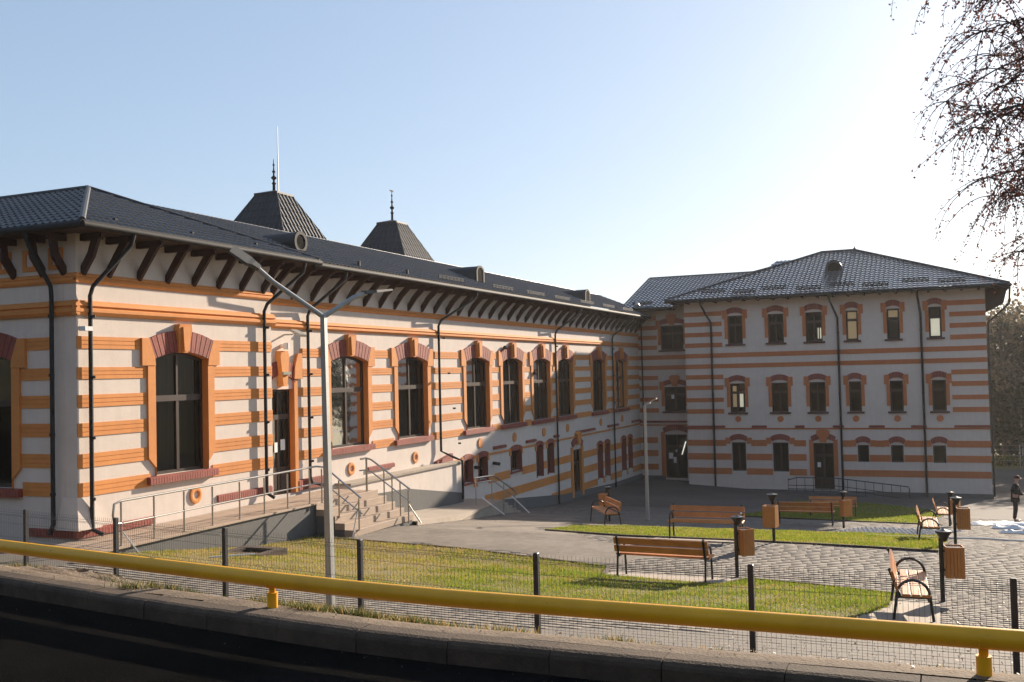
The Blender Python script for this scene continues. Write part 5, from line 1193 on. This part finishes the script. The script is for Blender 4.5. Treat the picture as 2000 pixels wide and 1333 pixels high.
# birch hanging in from the right
bt = thing('birch_tree', 'birch tree with drooping twigs and sparse reddish autumn leaves hanging in from the right', 'tree', (3.2, 13.0, G(3.2, 13)))
zb = G(3.2, 13.0)
build('trunk', MB().tube([(3.2, 13, zb-.2), (3.22, 13.05, zb+2.5), (3.1, 12.9, zb+5.5), (3.15, 13, zb+8.5), (3.1, 13.1, zb+12.5)], [.22, .17, .13, .08, .02], 10), M['bark'], bt, smooth=True)
rng = np.random.default_rng(31); twigs = MB(); LC = []
def sway(p, d, n, step, droop, r0, wob):
    pts = [p.copy()]
    for i in range(n):
        d = d+Vector(rng.normal(0, wob, 3)); d.z -= droop; d.normalize(); p = p+d*step; pts.append(p.copy())
    return pts
for i in range(70):
    h = rng.uniform(4.6, 12.0); az = rng.uniform(-math.pi, math.pi) if i > 26 else rng.normal(math.pi, .75); L = (3.0 if h < 9.5 else 2.2)*rng.uniform(.75, 1.1)
    if i <= 26: L *= 1.1
    p0 = Vector((3.15, 13.0, zb+h)); d0 = Vector((math.cos(az), math.sin(az), .55)).normalized(); n = 9
    limb = sway(p0, d0, n, L/n, .10, .05, .06)
    build('branch', MB().tube(limb, [.020*(1-k/(n+1.5))+.003 for k in range(n+1)], 6), M['bark'], bt, smooth=True)
    for k in range(2, n+1):
        for q in range(9):
            a2 = rng.uniform(-math.pi, math.pi); d = Vector((math.cos(a2), math.sin(a2), rng.uniform(-.3, .5))).normalized(); m_ = int(rng.integers(4, 9))
            tw = sway(limb[k], d, m_, .13, .22, .01, .12); twigs.tube(tw, [.007*(1-j/(m_+1))+.0015 for j in range(m_+1)], 3, cap=False)
            for pnt in tw[1:]:
                for _ in range(int(rng.integers(1, 9))): LC.append((pnt.x+rng.normal(0, .02), pnt.y+rng.normal(0, .02), pnt.z+rng.normal(-.01, .03)))
build('twigs', twigs, M['bark'], bt, kind='stuff')
V, F = quads(np.array(LC), .021, rng); npmesh('leaves', V, F, M['lr'], bt, 'stuff')
# trees of the belt beyond the yard
def far_tree(x, y, h, w, seed, label, n=2600, leaf=.26, mats=('lg', 'lb'), tops=.35, bare=False):
    rng = np.random.default_rng(seed); z = G(x, y); t = thing('tree', label, 'tree', (x, y, z), 'trees beyond the yard')
    build('trunk', MB().tube([(x, y, z-.3), (x+.1, y, z+h*.4), (x, y, z+h*.9)], [w*.05+.1, w*.035+.06, .03], 7), M['bark'], t, smooth=True)
    br = MB(); C = []; top = []
    nb = 46
    for i in range(nb):
        hh = h*rng.uniform(.22, .95); az = rng.uniform(0, 6.28); rr = w*(1-((hh/h-.5)/.62)**2)**.5*rng.uniform(.6, 1.05)
        e = Vector((x+rr*math.cos(az), y+rr*math.sin(az), z+min(hh+rr*.35, h*1.03))); br.tube([(x, y, z+hh*.8), ((x+e.x)/2, (y+e.y)/2, (z+hh*.8+e.z)/2+.3), e], [.07, .04, .012], 4, cap=False)
        for q in range(6):
            d = Vector(rng.normal(0, 1, 3)).normalized(); d.z = abs(d.z)*.8; b0 = Vector(e)*.75+Vector((x, y, z+hh*.8))*.25; br.tube([b0, b0+d*w*.3], [.02, .008], 3, cap=False); top.append(b0+d*w*.22)
        c = np.array(e)*.8+np.array([x, y, z+hh*.8])*.2
        if not bare: C.append(rng.normal(0, w*.17, (n//nb, 3))+c)
    build('branches', br, M['bark'], t, kind='stuff')
    if not bare:
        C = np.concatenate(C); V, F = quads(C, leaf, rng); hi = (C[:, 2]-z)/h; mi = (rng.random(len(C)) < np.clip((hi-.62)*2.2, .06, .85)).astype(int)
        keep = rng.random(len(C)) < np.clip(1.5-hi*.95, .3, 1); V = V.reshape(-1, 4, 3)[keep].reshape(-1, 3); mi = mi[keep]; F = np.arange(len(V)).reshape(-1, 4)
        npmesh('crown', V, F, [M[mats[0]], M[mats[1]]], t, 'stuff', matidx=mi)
    return t
labels = ['nearest grey-green tree directly right of the three storey building', 'tree with feathery pale top behind the distant lamp post', 'tall hazy tree at the right frame edge', 'hazy tree filling the gap behind the yard fence',
          'low bushy tree at the foot of the tree belt', 'broad tree of the belt mostly outside the right edge', 'far tree of the belt behind the others', 'tree of the belt right of the frame']
spots = [(4.6, 88, 12.2, 3.6), (8.6, 91, 12.6, 4.2), (12.5, 87, 12.8, 4.4), (6.6, 98, 12.6, 4.6), (6.0, 86.5, 7.5, 3.2), (17.5, 90, 13, 5), (1.5, 102, 12, 4.5), (23, 88, 12.5, 5)]
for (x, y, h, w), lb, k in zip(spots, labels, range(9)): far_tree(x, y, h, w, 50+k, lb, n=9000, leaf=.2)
far_tree(-47, 46, 12.8, 3.0, 70, 'bare tree behind the roof at the left frame edge', bare=True)['group'] = 'bare tree'
# low bushes and rough grass at the foot of the tree belt
rng = np.random.default_rng(77); C = np.stack([rng.uniform(2.6, 16, 9000), rng.uniform(82.5, 86, 9000), np.zeros(9000)], 1); C[:, 2] = zg(C[:, 0], C[:, 1])+np.abs(rng.normal(0, .3, 9000)); V, F = quads(C, .11, rng)
C2 = np.stack([rng.uniform(-6, 26, 26000), rng.uniform(92, 97, 26000), np.zeros(26000)], 1); C2[:, 2] = zg(C2[:, 0], C2[:, 1])+rng.uniform(0, 1, 26000)**.8*(6.5+np.sin(C2[:, 0]*.9)); V2, F2 = quads(C2, .26, rng); npmesh('thicket', V2, F2, [M['lg'], M['lb']], None, 'stuff', matidx=(rng.random(26000) < .1).astype(int)); npmesh('undergrowth', V, F, [M['g1'], M['lg'], M['g3']], None, 'stuff', matidx=rng.integers(0, 3, 9000))
sheet('rough_grass', np.linspace(-30, 120, 60), np.linspace(80, 260, 60), M['grassb'], .03)
# far boundary fence
ff = thing('boundary_fence', 'thin grey mesh fence with posts at the foot of the distant trees', 'fence', (6, 82, -7.8))
for x in np.arange(2.8, 18, 2.5): build('post', MB().tube([(x, 82, G(x, 82)-.1), (x, 82, G(x, 82)+1.7)], .04, 6), M['galv'], ff)
mb = MB()
for z in (.1, .5, .9, 1.3, 1.65): mb.box((2.8, 81.99, G(5, 82)+z), (18, 82.0, G(5, 82)+z+.02))
build('wire_panel', mb, M['galv'], ff)
S.cycles.max_bounces = 6 if hasattr(S, 'cycles') else 6

rng = np.random.default_rng(91); n = 2600; x = np.concatenate([rng.normal(0, 3.5, n//2), rng.uniform(-14, 4, n-n//2)]); y = np.concatenate([rng.normal(14, 3.5, n//2), rng.uniform(9.5, 32, n-n//2)])
ok = (y > kf(x)-.4) & (x > -14.5); x, y = x[ok], y[ok]; C = np.stack([x, y, zg(x, y)+.02], 1); a = rng.uniform(0, 6.28, len(x)); r = rng.uniform(.012, .028, len(x)); V = []
for k in range(4): V.append(C+np.stack([r*np.cos(a+k*1.57)*(1 if k % 2 else .6), r*np.sin(a+k*1.57)*(1 if k % 2 else .6), rng.uniform(-.004, .012, len(x))], 1))
npmesh('fallen_leaves', np.stack(V, 1).reshape(-1, 3), np.arange(4*len(x)).reshape(-1, 4), [M['fl']], None, 'stuff')
# ------------------------------------------------------------------ autumn haze
hz = build('haze', MB().box((-420, -95, -11), (420, 700, 26)), [], kind='stuff')
hm = bpy.data.materials.new('haze'); hm.use_nodes = True; hn = hm.node_tree.nodes; hn.remove(hn['Principled BSDF'])
pv = hn.new('ShaderNodeVolumePrincipled'); pv.inputs['Color'].default_value = (.95, .93, .9, 1); pv.inputs['Density'].default_value = .0003; pv.inputs['Anisotropy'].default_value = .35
hm.node_tree.links.new(pv.outputs[0], hn['Material Output'].inputs['Volume']); hz.data.materials.append(hm)
